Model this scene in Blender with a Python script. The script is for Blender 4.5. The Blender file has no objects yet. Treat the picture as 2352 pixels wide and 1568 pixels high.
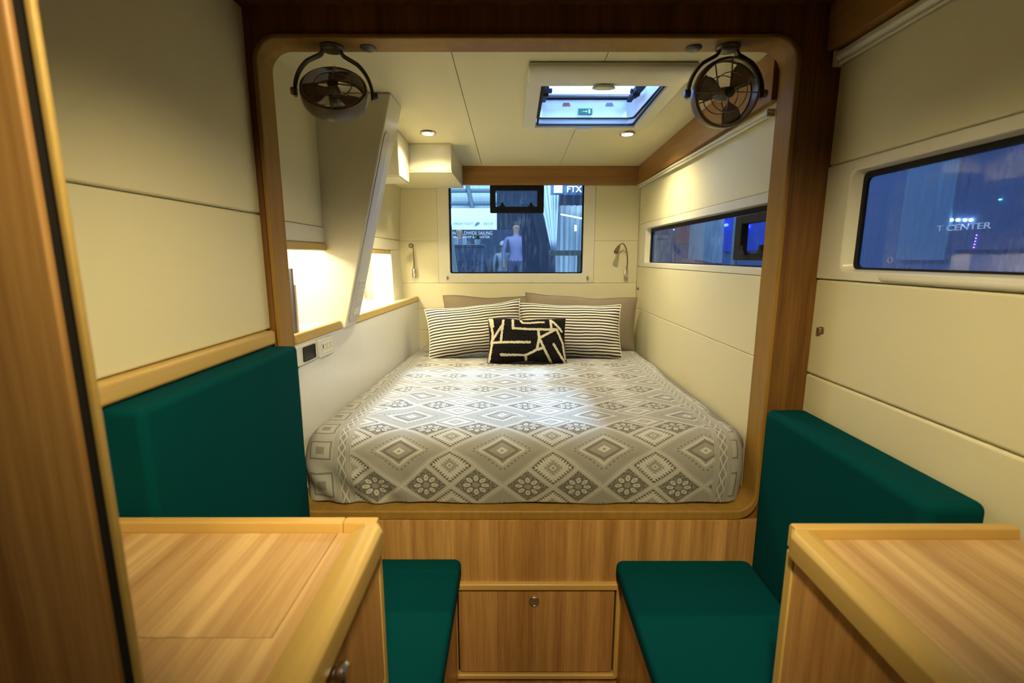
import bpy, bmesh, math, random
from mathutils import Vector, Matrix, noise as mn

D = bpy.data
SC = bpy.context.scene
COL = SC.collection
random.seed(7)
PI = math.pi

# ------------------------------------------------------------------ camera, world, exposure, lights
F, CH = 1090.0, 1.337
TILT = math.atan(194 / F)
cam = D.objects.new('camera', D.cameras.new('camera'))
COL.objects.link(cam)
cam.location = (0, 0, CH)
cam.rotation_euler = (PI / 2 - TILT, 0, 0)
cam.data.sensor_width = 36
cam.data.lens = F / 2352 * 36
cam.data.clip_start = 0.02
cam.data.dof.use_dof = True
cam.data.dof.focus_distance = 2.1
cam.data.dof.aperture_fstop = 4.5
SC.camera = cam

W = D.worlds.new('hall'); SC.world = W; W.use_nodes = True
W.node_tree.nodes['Background'].inputs[0].default_value = (0.10, 0.22, 0.60, 1)
W.node_tree.nodes['Background'].inputs[1].default_value = 0.14
SC.view_settings.view_transform = 'Standard'
SC.view_settings.look = 'None'
SC.view_settings.gamma = 1
SC.view_settings.use_curve_mapping = False
SC.view_settings.exposure = 0.85


def lamp(name, kind, loc, energy, color, aim=None, size=0.05, angle=120, blend=0.6, size_y=None):
    l = D.lights.new(name, kind)
    l.energy = energy; l.color = color
    if kind == 'SPOT':
        l.spot_size = math.radians(angle); l.spot_blend = blend; l.shadow_soft_size = size
    elif kind == 'AREA':
        l.size = size
        if size_y: l.shape = 'RECTANGLE'; l.size_y = size_y
    else:
        l.shadow_soft_size = size
    o = D.objects.new(name, l); COL.objects.link(o); o.location = loc
    if aim is not None:
        o.rotation_euler = (Vector(aim) - Vector(loc)).to_track_quat('-Z', 'Y').to_euler()
    return o


WARM = (1.0, 0.85, 0.50)
WARM2 = (1.0, 0.83, 0.48)
SP1 = (-0.355, 2.13, 1.856)
SP2 = (0.49, 2.14, 1.855)
for i, s in enumerate((SP1, SP2)):
    lamp('berth_spot', 'SPOT', (s[0], s[1], s[2] - 0.014), 19, WARM, (s[0], s[1], 0), 0.022, 150, 1.0)
# unseen saloon spots aimed at the side walls, bed base and door
lamp('saloon_spot', 'SPOT', (0.10, 0.10, 1.93), 54, WARM2, (-0.52, 1.12, 0.93), 0.03, 58, 1.0)
lamp('saloon_spot', 'SPOT', (0.08, 0.10, 1.93), 46, WARM2, (0.68, 1.12, 0.90), 0.03, 58, 1.0)
lamp('saloon_spot', 'SPOT', (0.02, -0.05, 1.93), 34, WARM2, (0.06, 1.30, 0.25), 0.03, 54, 1.0)  # added for the front of the bed base
lamp('saloon_spot', 'SPOT', (0.10, -0.60, 1.93), 7, WARM2, (-0.42, 0.36, 0.95), 0.03, 40, 1.0)  # weak rear lamp added to brighten the foreground door
# hall floodlight shining down through the roof hatch
lamp('hall_flood', 'SPOT', (0.665, 1.85, 2.86), 520, (0.46, 0.68, 1.0), (0.29, 1.80, 1.95), 0.05, 44, 0.3)
# unseen area lamps for the hall outside the windows
lamp('hall_area', 'AREA', (-0.6, 5.2, 4.6), 230, (0.62, 0.82, 1.0), (-0.6, 7.8, 1.4), 2.5)
lamp('hall_area', 'AREA', (2.6, 3.4, 3.8), 3.6, (0.22, 0.40, 1.0), (4.4, 6.0, 1.3), 2.0)


lamp('hall_area', 'AREA', (2.9, 9.6, 4.2), 30, (0.50, 0.72, 1.0), (4.6, 11.6, 1.4), 1.5)  # extra lamp added to brighten the distant display panels
lamp('hall_area', 'AREA', (2.2, 0.8, 3.6), 7, (0.40, 0.60, 1.0), (1.05, 3.4, 1.3), 0.6)  # added to brighten the deck board and the side window mist


# ------------------------------------------------------------------ node helpers
class E:
    nt = None

    def __init__(s, sock): s.s = sock

    @staticmethod
    def m(op, *a):
        n = E.nt.nodes.new('ShaderNodeMath'); n.operation = op
        for i, v in enumerate(a):
            if isinstance(v, E): E.nt.links.new(v.s, n.inputs[i])
            else: n.inputs[i].default_value = v
        return E(n.outputs[0])
    def __add__(s, o): return E.m('ADD', s, o)
    __radd__ = __add__
    def __sub__(s, o): return E.m('SUBTRACT', s, o)
    def __rsub__(s, o): return E.m('SUBTRACT', o, s)
    def __mul__(s, o): return E.m('MULTIPLY', s, o)
    __rmul__ = __mul__
    def __truediv__(s, o): return E.m('DIVIDE', s, o)
    def __lt__(s, o): return E.m('LESS_THAN', s, o)
    def __gt__(s, o): return E.m('GREATER_THAN', s, o)
    def abs(s): return E.m('ABSOLUTE', s)
    def floor(s): return E.m('FLOOR', s)
    def fr(s): return E.m('FRACT', s)
    def max(s, o): return E.m('MAXIMUM', s, o)
    def min(s, o): return E.m('MINIMUM', s, o)
    def sqrt(s): return E.m('SQRT', s)
    def clamp(s): return s.max(0.0).min(1.0)
    def tri(s): return (s.fr() - 0.5).abs() * 2.0
    def sel(s, a, b): return s * a + (1.0 - s) * b       # s is 0/1


def newmat(name):
    m = D.materials.new(name); m.use_nodes = True
    nt = m.node_tree
    b = nt.nodes['Principled BSDF']
    E.nt = nt
    return m, nt, b


def coords(nt, kind='Object'):
    t = nt.nodes.new('ShaderNodeTexCoord')
    s = nt.nodes.new('ShaderNodeSeparateXYZ')
    nt.links.new(t.outputs[kind], s.inputs[0])
    return E(s.outputs[0]), E(s.outputs[1]), E(s.outputs[2])


def comb(nt, x, y, z):
    c = nt.nodes.new('ShaderNodeCombineXYZ')
    for i, v in enumerate((x, y, z)):
        if isinstance(v, E): nt.links.new(v.s, c.inputs[i])
        else: c.inputs[i].default_value = v
    return c.outputs[0]


def nz(nt, vec, scale=1.0, detail=2.0, rough=0.5):
    n = nt.nodes.new('ShaderNodeTexNoise')
    n.inputs['Scale'].default_value = scale; n.inputs['Detail'].default_value = detail
    n.inputs['Roughness'].default_value = rough
    nt.links.new(vec, n.inputs['Vector'])
    return E(n.outputs['Fac'])


def mixc(nt, f, a, b):
    n = nt.nodes.new('ShaderNodeMix'); n.data_type = 'RGBA'
    nt.links.new(f.s, n.inputs[0])
    for i, v in ((6, a), (7, b)):
        if isinstance(v, tuple): n.inputs[i].default_value = (*v, 1)
        else: nt.links.new(v, n.inputs[i])
    return n.outputs[2]


def bump(nt, b, h, strength=0.3, dist=0.001):
    n = nt.nodes.new('ShaderNodeBump')
    n.inputs['Strength'].default_value = strength; n.inputs['Distance'].default_value = dist
    nt.links.new(h.s, n.inputs['Height']); nt.links.new(n.outputs[0], b.inputs['Normal'])


def flat(name, c, rough=0.5, metal=0.0, emis=None, es=0.0, fine=0.0, fs=400, spec=None, alpha=None):
    m, nt, b = newmat(name)
    x, y, z = coords(nt)
    v = comb(nt, x, y, z)
    n = nz(nt, v, fs if fine else 60, 2)
    amt = fine if fine else 0.03
    col = mixc(nt, n, tuple(k * (1 - amt) for k in c), tuple(min(1, k * (1 + amt)) for k in c))
    nt.links.new(col, b.inputs['Base Color'])
    b.inputs['Roughness'].default_value = rough; b.inputs['Metallic'].default_value = metal
    if spec is not None: b.inputs['Specular IOR Level'].default_value = spec
    if emis:
        b.inputs['Emission Color'].default_value = (*emis, 1); b.inputs['Emission Strength'].default_value = es
    if fine: bump(nt, b, n, 0.35, 0.0006)
    return m


def wood(name, dark, light, axis='Z', rough=0.36, strip=0.0, strip_axis='X', amp=1.0, spec=0.5, stripamp=0.55):
    m, nt, b = newmat(name); b.inputs['Specular IOR Level'].default_value = spec
    x, y, z = coords(nt)
    sc = {'X': (1.1, 34, 34), 'Y': (34, 1.1, 34), 'Z': (34, 34, 1.1)}[axis]
    n1 = nz(nt, comb(nt, x * sc[0], y * sc[1], z * sc[2]), 1.0, 3, 0.6)
    sc2 = [k * 7 for k in sc]
    n2 = nz(nt, comb(nt, x * sc2[0], y * sc2[1], z * sc2[2]), 1.0, 2, 0.5)
    f = (n1 - 0.5) * 1.9 * amp + (n2 - 0.5) * 0.9 * amp + 0.5
    if strip:
        c = {'X': x, 'Y': y, 'Z': z}[strip_axis]
        w = nt.nodes.new('ShaderNodeTexWhiteNoise'); w.noise_dimensions = '1D'
        nt.links.new((c / strip + 40.3).floor().s, w.inputs['W'])
        f = f + (E(w.outputs['Value']) - 0.5) * stripamp
    f = f.clamp()
    nt.links.new(mixc(nt, f, dark, light), b.inputs['Base Color'])
    b.inputs['Roughness'].default_value = rough
    bump(nt, b, n2, 0.12, 0.0005)
    return m


CREAM = (0.66, 0.61, 0.375)
M = {}
M['vinyl'] = flat('cream_vinyl', CREAM, 0.55, fine=0.07, fs=900)
M['gel'] = flat('cream_gelcoat', (0.66, 0.63, 0.48), 0.30)
M['white'] = flat('white_laminate', (0.66, 0.66, 0.60), 0.25)
M['grey_plastic'] = flat('grey_plastic', (0.52, 0.51, 0.47), 0.35)
M['veneer'] = wood('oak_veneer_upright', (0.30, 0.140, 0.034), (0.58, 0.32, 0.105), 'Z', 0.38, 0.052, 'X')
M['veneer_y'] = wood('oak_veneer_side', (0.32, 0.150, 0.038), (0.58, 0.32, 0.105), 'Z', 0.38, 0.06, 'Y')
M['table'] = wood('oak_tabletop', (0.37, 0.205, 0.072), (0.62, 0.41, 0.18), 'Y', 0.33, 0.020, 'X', 1.0, stripamp=0.30)
M['nosing'] = wood('solid_oak_nosing', (0.46, 0.30, 0.075), (0.55, 0.375, 0.115), 'Y', 0.34, amp=0.6)
M['nosing_x'] = wood('solid_oak_nosing_cross', (0.48, 0.285, 0.070), (0.58, 0.37, 0.110), 'X', 0.34, amp=0.6)
M['liner'] = wood('solid_oak_liner', (0.20, 0.105, 0.018), (0.34, 0.195, 0.042), 'Z', 0.42, amp=0.6, spec=0.22)
M['valance'] = wood('oak_valance', (0.21, 0.095, 0.020), (0.34, 0.175, 0.045), 'X', 0.4, amp=0.9)
M['valance_y'] = wood('oak_valance_side', (0.21, 0.095, 0.020), (0.34, 0.175, 0.045), 'Y', 0.4, amp=0.9)
M['board'] = wood('dark_oak_bulkhead', (0.10, 0.042, 0.009), (0.23, 0.11, 0.027), 'Z', 0.4, spec=0.25)
M['teal'] = flat('teal_cloth', (0.0003, 0.047, 0.050), 0.9, fine=0.22, fs=1300, spec=0.04)
M['black'] = flat('black_plastic', (0.008, 0.008, 0.010), 0.55, spec=0.2)
M['gasket'] = flat('black_rubber', (0.006, 0.006, 0.010), 0.5, spec=0.15)
M['chrome'] = flat('brushed_nickel', (0.72, 0.68, 0.58), 0.25, 1.0)
M['bronze'] = flat('dull_brass', (0.33, 0.27, 0.15), 0.35, 0.9)
M['fan'] = flat('smoky_fan_plastic', (0.13, 0.105, 0.07), 0.3)
M['fan_dark'] = flat('dark_fan_plastic', (0.05, 0.042, 0.030), 0.35)
M['blade'] = flat('taupe_fan_blade', (0.26, 0.22, 0.17), 0.4)
M['wire'] = flat('bronze_wire', (0.30, 0.24, 0.14), 0.3, 0.7)
M['taupe'] = flat('taupe_linen', (0.215, 0.170, 0.105), 0.8, fine=0.15, fs=700)
M['sheet'] = flat('grey_sheet', (0.18, 0.165, 0.14), 0.8, fine=0.12, fs=600)
M['lampface'] = flat('halogen_lens', (1, 1, 1), 0.3, emis=(1.0, 0.90, 0.72), es=14)
M['dark'] = flat('dark_void', (0.01, 0.008, 0.006), 0.8)
M['green'] = flat('green_sign', (0.01, 0.13, 0.055), 0.5)
M['pale'] = flat('pale_print', (0.75, 0.85, 0.8), 0.5)
M['red'] = flat('red_print', (0.35, 0.10, 0.05), 0.5)
M['floor'] = wood('teak_floor', (0.16, 0.075, 0.02), (0.30, 0.16, 0.05), 'Y', 0.4, 0.06, 'X')
M['screen'] = flat('dark_screen', (0.015, 0.017, 0.018), 0.15)
M['paper'] = flat('book_pages', (0.62, 0.55, 0.42), 0.8)


def glass(name, fac, tint=(1, 1, 1), streak=70, zs=5, lo=0.42, hi=0.62, axis='X', haze=0.06, refl=1.0, hc=(0.75, 0.85, 0.95)):
    m, nt, b = newmat(name)
    nt.nodes.remove(b)
    out = [n for n in nt.nodes if n.type == 'OUTPUT_MATERIAL'][0]
    x, y, z = coords(nt)
    h = y if axis == 'X' else x
    n1 = nz(nt, comb(nt, h * streak, 0.0, z * zs), 1.0, 3, 0.6)
    n2 = nz(nt, comb(nt, h * 5.0, 3.0, z * 5.0), 1.0, 2, 0.5)
    n3 = nz(nt, comb(nt, h * 220, 7.0, z * 120), 1.0, 1, 0.5)
    mask = ((n1 - lo) / (hi - lo)).clamp() * ((n2 - 0.38) * 4.0).clamp() * (0.6 + n3 * 0.8)
    n4 = nz(nt, comb(nt, h * streak * 0.9, 5.0, z * zs * 0.7), 1.0, 1, 0.5)
    trail = ((n4 - 0.60) * 12.0).clamp() * ((nz(nt, comb(nt, h * 7.0, 8.0, z * 7.0), 1.0, 1) - 0.45) * 6.0).clamp()
    f = (mask * fac + (1.0 - trail) * haze * (0.6 + n2 * 0.8)).clamp()
    tr = nt.nodes.new('ShaderNodeBsdfTransparent'); tr.inputs[0].default_value = (*tint, 1)
    df = nt.nodes.new('ShaderNodeBsdfTranslucent'); df.inputs[0].default_value = (*hc, 1)
    gl = nt.nodes.new('ShaderNodeBsdfGlossy'); gl.inputs['Roughness'].default_value = 0.03
    fz = nt.nodes.new('ShaderNodeFresnel'); fz.inputs[0].default_value = 1.45
    m1 = nt.nodes.new('ShaderNodeMixShader'); m2 = nt.nodes.new('ShaderNodeMixShader')
    nt.links.new(f.s, m1.inputs[0]); nt.links.new(tr.outputs[0], m1.inputs[1]); nt.links.new(df.outputs[0], m1.inputs[2])
    geo = nt.nodes.new('ShaderNodeNewGeometry')
    nt.links.new((E(fz.outputs[0]) * (1.0 - E(geo.outputs['Backfacing'])) * refl).s, m2.inputs[0]); nt.links.new(m1.outputs[0], m2.inputs[1]); nt.links.new(gl.outputs[0], m2.inputs[2])
    nt.links.new(m2.outputs[0], out.inputs[0])
    return m


M['glass_back'] = glass('clear_window_glass', 0.16, (0.86, 0.95, 1.0), 60, 9, 0.50, 0.72, 'Y', 0.035)
M['glass_side'] = glass('wet_window_glass', 0.55, (0.85, 0.93, 1.0), 85, 9, 0.46, 0.72, 'X', 0.12)
M['glass_saloon'] = glass('misted_window_glass', 0.40, (0.85, 0.92, 1.0), 120, 13, 0.48, 0.76, 'X', 0.26)
M['glass_hatch'] = glass('hatch_acrylic', 0.5, (0.9, 0.95, 1.0), 9, 9, 0.35, 0.7, 'X', 0.34, 1.0, (0.30, 0.38, 0.60))


# bedspread: woven lattice of large medallion diamonds, flower diamonds and zigzag diamonds
def bedspread_mat():
    m, nt, b = newmat('woven_bedspread')
    u0, v0, _ = coords(nt, 'UV')
    # slight warp of the cloth so that the rows are not ruler straight
    wv = nz(nt, comb(nt, u0 * 5.0, v0 * 5.0, 0.0), 1.0, 1)
    wv2 = nz(nt, comb(nt, u0 * 5.0, v0 * 5.0, 9.0), 1.0, 1)
    u = u0 + (wv - 0.5) * 0.02
    v = v0 + (wv2 - 0.5) * 0.02
    Wd, Hd = 0.300, 0.212
    A = (u - 0.270) / Wd + (v - 0.157) / Hd + 0.5
    B = (u - 0.270) / Wd - (v - 0.157) / Hd + 0.5
    par = ((A.floor() + B.floor()) * 0.5).fr() > 0.25       # 1 = gap cell
    fa, fb = A.fr() - 0.5, B.fr() - 0.5
    aa, ab = fa.abs(), fb.abs()
    d = aa.max(ab)
    o = aa.min(ab)
    # ---- large medallion
    zz = d + (o * 30.0).tri() * 0.040
    L = 0.48 + d * 0.0
    fine = ((d * 48.0).fr() > 0.5) * ((o * 60.0).fr() * 0.5 + 0.6)
    L = ((d > 0.33) * (d < 0.455)).sel(0.66 - fine * 0.46, L)
    dots = (((o * 14.0).fr() - 0.5).abs() < 0.20) * ((d - 0.296).abs() < 0.014)
    L = dots.sel(0.18, L)
    L = (zz < 0.265).sel(0.92, L)
    L = (zz < 0.215).sel(0.12, L)
    L = (zz < 0.165).sel(0.46, L)
    L = (((d * 60.0).fr() > 0.6) * (d < 0.13)).sel(0.36, L)
    L = (d < 0.062).sel(0.95, L)
    L = (d < 0.020).sel(0.30, L)
    L = (d > 0.455).sel(0.80, L)
    L = ((d - 0.473).abs() < 0.006).sel(0.42, L)
    # ---- small cells
    A2, B2 = A.fr() * 2.0, B.fr() * 2.0
    same = ((A2.floor() - B2.floor()).abs() < 0.5)
    ga, gb = A2.fr() - 0.5, B2.fr() - 0.5
    g = ga.abs().max(gb.abs())
    go = ga.abs().min(gb.abs())
    # flower
    px, py = (ga + gb) * 0.5, (ga - gb) * 0.5
    r = (px * px * 1.45 + py * py * 1.45).sqrt()
    th = E.m('ARCTAN2', py, px)
    k = PI / 4
    ph = E.m('FRACT', th / k + 8.5) * k - k / 2
    cx = r * E.m('COSINE', ph) - 0.215
    cy = r * E.m('SINE', ph)
    pet = ((cx * cx) / 0.0085 + (cy * cy) / 0.0034).sqrt()
    spk = nz(nt, comb(nt, u0 * 260.0, v0 * 260.0, 0.0), 1.0, 2)
    Fl = 0.05 + (spk > 0.53) * 0.36
    Fl = (pet < 1.22).sel(0.0, Fl)
    Fl = (pet < 1.0).sel(0.93, Fl)
    Fl = (pet < 0.50).sel(0.55, Fl)
    Fl = (r < 0.080).sel(0.38, Fl)
    # zigzag
    z2 = g + (go * 11.0).tri() * 0.125
    Z = 0.04 + (spk > 0.6) * 0.25
    Z = (z2 < 0.425).sel(0.90, Z)
    Z = (z2 < 0.245).sel(0.50, Z)
    Z = (((g * 34.0).fr() > 0.55) * (g < 0.17)).sel(0.30, Z)
    Z = (g < 0.075).sel(0.92, Z)
    Z = (g < 0.035).sel(0.30, Z)
    S = same.sel(Fl, Z)
    S = (g > 0.425).sel(0.82, S)
    S = ((g - 0.462).abs() < 0.010).sel(0.50, S)
    P = par.sel(S, L)
    # ---- border bands running along the bed
    def band(c, cen):
        q = (c - cen).abs()
        ln = ((q * 230.0).fr() > 0.5) * 0.5 + 0.3
        chain = (((v0 * 24.0 + ((c - cen) * 0.0)).tri() * 0.009 + 0.001 - q).abs() < 0.0022)
        s_ = (q < 0.011).sel(chain.sel(0.85, 0.32), ln)
        return q < 0.027, s_
    fl1, s1 = band(u0, 0.622)
    fl2, s2 = band(u0, -0.500)
    out = (u0 > 0.645).max(u0 < -0.523)
    qa = ((v0 / 0.105).fr() - 0.5).abs()
    qb = ((u0 / 0.10 + 0.15).fr() - 0.5).abs()
    qd = qa.max(qb)
    O = 0.62 + spk * 0.12
    O = (qd < 0.34).sel(0.25, O)
    O = (qd < 0.29).sel(0.75, O)
    O = (qd < 0.13).sel(0.35, O)
    P = out.sel(O, P)
    P = fl1.sel(s1, P)
    P = fl2.sel(s2, P)
    weave = nz(nt, comb(nt, u0 * 900.0, v0 * 900.0, 0.0), 1.0, 1)
    P = (P + (weave - 0.5) * 0.25).clamp()
    nt.links.new(mixc(nt, P, (0.095, 0.086, 0.068), (0.50, 0.492, 0.44)), b.inputs['Base Color'])
    b.inputs['Roughness'].default_value = 0.85
    b.inputs['Specular IOR Level'].default_value = 0.15
    bump(nt, b, P * 0.6 + weave * 0.4, 0.35, 0.0015)
    return m


M['spread'] = bedspread_mat()


def stripe_mat():
    m, nt, b = newmat('striped_ticking')
    u, v, _ = coords(nt, 'UV')
    w = nz(nt, comb(nt, u * 6.0, v * 3.0, 0.0), 1.0, 1)
    t = (v * 18.0 + (w - 0.5) * 0.5)
    a = ((t.fr() - 0.5).abs() < 0.25)
    n = nz(nt, comb(nt, u * 300.0, v * 300.0, 0.0), 1.0, 1)
    s = (1.0 - a) * (0.75 + n * 0.4)
    nt.links.new(mixc(nt, s.clamp(), (0.022, 0.017, 0.014), (0.74, 0.68, 0.53)), b.inputs['Base Color'])
    b.inputs['Roughness'].default_value = 0.85
    bump(nt, b, n, 0.3, 0.001)
    return m


M['stripe'] = stripe_mat()


def tufted_mat():
    m, nt, b = newmat('black_tufted_lines')
    u0, v0, _ = coords(nt, 'UV')
    n1 = nz(nt, comb(nt, u0 * 60, v0 * 40, 0.0), 1.0, 2)
    n2 = nz(nt, comb(nt, u0 * 60, v0 * 40, 5.0), 1.0, 2)
    u = (u0 + (n1 - 0.5) * 0.030) * 1.6
    v = v0 + (n2 - 0.5) * 0.045
    segs = [(0.02, .98, .05, .62), (.05, .62, .015, .02), (.05, .98, .06, .80), (.20, .93, .165, .47), (.18, .80, .03, .44), (.03, .42, .53, .42),
            (.32, .95, .32, .72), (.32, .72, .74, .69), (.42, .95, .44, .87), (.44, .87, .71, .87), (.80, .95, .81, .72),
            (.74, .69, .88, .72), (.88, .72, .65, .50), (.64, .68, .65, .50), (.65, .50, .62, .27), (.65, .50, .80, .0), (.62, .27, .70, .31),
            (.17, .17, .48, .14), (.48, .14, .62, .27), (.48, .14, .485, .03), (.88, .72, .97, .42), (.81, .93, .96, .68),
            (.84, .38, .985, 0.0), (.97, .42, .99, .1)]
    dm = None
    for (x1, y1, x2, y2) in segs:
        x1 *= 1.6; x2 *= 1.6
        ex, ey = x2 - x1, y2 - y1
        L2 = ex * ex + ey * ey
        du, dv = u - x1, v - y1
        t = ((du * ex + dv * ey) / L2).clamp()
        qx, qy = du - t * ex, dv - t * ey
        dd = qx * qx + qy * qy
        dm = dd if dm is None else dm.min(dd)
    line = dm.sqrt() < 0.026
    sp = nz(nt, comb(nt, u0 * 170, v0 * 110, 2.0), 1.0, 1) > 0.70
    f = line.max(sp * 0.55)
    n3 = nz(nt, comb(nt, u0 * 200, v0 * 130, 0.0), 1.0, 1)
    f = (f * (0.55 + n3 * 0.7)).clamp()
    nt.links.new(mixc(nt, f, (0.006, 0.005, 0.005), (0.72, 0.64, 0.42)), b.inputs['Base Color'])
    b.inputs['Roughness'].default_value = 0.9
    b.inputs['Specular IOR Level'].default_value = 0.1
    bump(nt, b, n3 + line * 1.0, 0.8, 0.004)
    return m


M['tufted'] = tufted_mat()


# ------------------------------------------------------------------ geometry helpers
def wloc(p):
    v = Vector((0, 0, 0))
    while p is not None:
        v += p.location; p = p.parent
    return v


def finish(name, bm, mat, parent=None, bevel=0.0, seg=2, smooth=True, origin=None, angle=35, local=False):
    bmesh.ops.remove_doubles(bm, verts=bm.verts, dist=1e-6)
    bmesh.ops.recalc_face_normals(bm, faces=bm.faces)
    off = wloc(parent) if parent is not None else Vector((0, 0, 0))
    if origin is not None:
        o_ = Vector(origin)
    elif local or not bm.verts:
        o_ = None
    else:
        xs = [v.co for v in bm.verts]
        o_ = Vector((sum(c.x for c in xs) / len(xs), sum(c.y for c in xs) / len(xs), min(c.z for c in xs)))
    if o_ is not None:
        for v in bm.verts: v.co -= o_
    me = D.meshes.new(name); bm.to_mesh(me); bm.free()
    if smooth:
        for p in me.polygons: p.use_smooth = True
        try: me.set_sharp_from_angle(angle=math.radians(angle))
        except Exception: pass
    o = D.objects.new(name, me); COL.objects.link(o)
    if o_ is not None: o.location = o_ - off
    if parent is not None: o.parent = parent
    for mm in (mat if isinstance(mat, list) else [mat]): me.materials.append(mm)
    if bevel:
        b = o.modifiers.new('bevel', 'BEVEL'); b.width = bevel; b.segments = seg
        b.limit_method = 'ANGLE'; b.angle_limit = math.radians(40); b.harden_normals = False
    return o


def tag(o, label=None, cat=None, group=None, kind=None):
    if label: o['label'] = label
    if cat: o['category'] = cat
    if group: o['group'] = group
    if kind: o['kind'] = kind
    return o


def thing(name, label, cat, loc=(0, 0, 0), group=None, rot=(0, 0, 0)):
    o = D.objects.new(name, None); COL.objects.link(o); o.location = loc; o.rotation_euler = rot
    o.empty_display_size = 0.05
    return tag(o, label, cat, group)


def box(bm, a, b):
    v = [bm.verts.new((x, y, z)) for z in (a[2], b[2]) for y in (a[1], b[1]) for x in (a[0], b[0])]
    for f in ((0, 2, 3, 1), (4, 5, 7, 6), (0, 1, 5, 4), (2, 6, 7, 3), (0, 4, 6, 2), (1, 3, 7, 5)):
        bm.faces.new([v[i] for i in f])
    return bm


def B(a, b): return box(bmesh.new(), a, b)


def hexa(bm, pts):   # 8 points: bottom 4 (ccw) top 4
    v = [bm.verts.new(p) for p in pts]
    for f in ((0, 3, 2, 1), (4, 5, 6, 7), (0, 1, 5, 4), (1, 2, 6, 5), (2, 3, 7, 6), (3, 0, 4, 7)):
        bm.faces.new([v[i] for i in f])
    return bm


def rr(a0, b0, a1, b1, r, k=6):
    r = max(r, 1e-4)
    rs = r if isinstance(r, tuple) else (r, r, r, r)
    pts = []
    for (ca, cb, st, q) in ((a1, b1, 0, 0), (a0, b1, 90, 1), (a0, b0, 180, 2), (a1, b0, 270, 3)):
        R = rs[q]
        cx = ca - R if ca == a1 else ca + R
        cy = cb - R if cb == b1 else cb + R
        for i in range(k + 1):
            t = math.radians(st + 90 * i / k)
            pts.append((cx + R * math.cos(t), cy + R * math.sin(t)))
    return pts


MAP = {'X': lambda a, b, d: (d, a, b), 'Y': lambda a, b, d: (a, d, b), 'Z': lambda a, b, d: (a, b, d)}


def prism(bm, pts, d0, d1, ax='Z'):
    f = MAP[ax]
    lo = [bm.verts.new(f(a, b, d0)) for a, b in pts]; hi = [bm.verts.new(f(a, b, d1)) for a, b in pts]
    n = len(pts)
    bm.faces.new(lo); bm.faces.new(hi)
    for i in range(n): bm.faces.new((lo[i], lo[(i + 1) % n], hi[(i + 1) % n], hi[i]))
    return bm


def ring(bm, outer, inner, d0, d1, ax='Z', inner_d1=None, inner_pts1=None):
    f = MAP[ax]; n = len(outer)
    o0 = [bm.verts.new(f(a, b, d0)) for a, b in outer]; o1 = [bm.verts.new(f(a, b, d1)) for a, b in outer]
    i0 = [bm.verts.new(f(a, b, d0)) for a, b in inner]
    i1 = [bm.verts.new(f(a, b, d1)) for a, b in (inner_pts1 or inner)]
    for i in range(n):
        j = (i + 1) % n
        bm.faces.new((o0[i], o0[j], o1[j], o1[i])); bm.faces.new((i0[i], i1[i], i1[j], i0[j]))
        bm.faces.new((o0[i], i0[i], i0[j], o0[j])); bm.faces.new((o1[i], o1[j], i1[j], i1[i]))
    return bm


def tube(bm, pts, r, n=10, cap=True, closed=False, flat_=None):
    pts = [Vector(p) for p in pts]; N = len(pts)
    rings = []
    up = None
    for i, p in enumerate(pts):
        if closed: t = pts[(i + 1) % N] - pts[i - 1]
        else: t = pts[min(i + 1, N - 1)] - pts[max(i - 1, 0)]
        t.normalize()
        if up is None:
            up = Vector((0, 0, 1)) if abs(t.z) < 0.9 else Vector((1, 0, 0))
        s = t.cross(up)
        if s.length < 1e-6: s = t.cross(Vector((0, 1, 0)))
        s.normalize(); w = s.cross(t).normalized(); up = w
        rad = r[i] if isinstance(r, (list, tuple)) else r
        fy = flat_ if flat_ else 1.0
        rings.append([bm.verts.new(p + s * math.cos(2 * PI * k / n) * rad + w * math.sin(2 * PI * k / n) * rad * fy) for k in range(n)])
    m_ = N if closed else N - 1
    for i in range(m_):
        a, b = rings[i], rings[(i + 1) % N]
        for k in range(n): bm.faces.new((a[k], a[(k + 1) % n], b[(k + 1) % n], b[k]))
    if cap and not closed:
        bm.faces.new(rings[0]); bm.faces.new(rings[-1][::-1])
    return bm


def lathe(bm, prof, c=(0, 0, 0), ax='Z', n=28):
    """prof: (radius, height) list, turned about axis ax through c"""
    rings = []
    for (r, h) in prof:
        row = []
        for k in range(n):
            a, b = r * math.cos(2 * PI * k / n), r * math.sin(2 * PI * k / n)
            q = MAP[ax](a, b, h)
            row.append(bm.verts.new((q[0] + c[0], q[1] + c[1], q[2] + c[2])))
        rings.append(row)
    for i in range(len(rings) - 1):
        for k in range(n):
            bm.faces.new((rings[i][k], rings[i][(k + 1) % n], rings[i + 1][(k + 1) % n], rings[i + 1][k]))
    bm.faces.new(rings[0]); bm.faces.new(rings[-1][::-1])
    return bm


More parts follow.
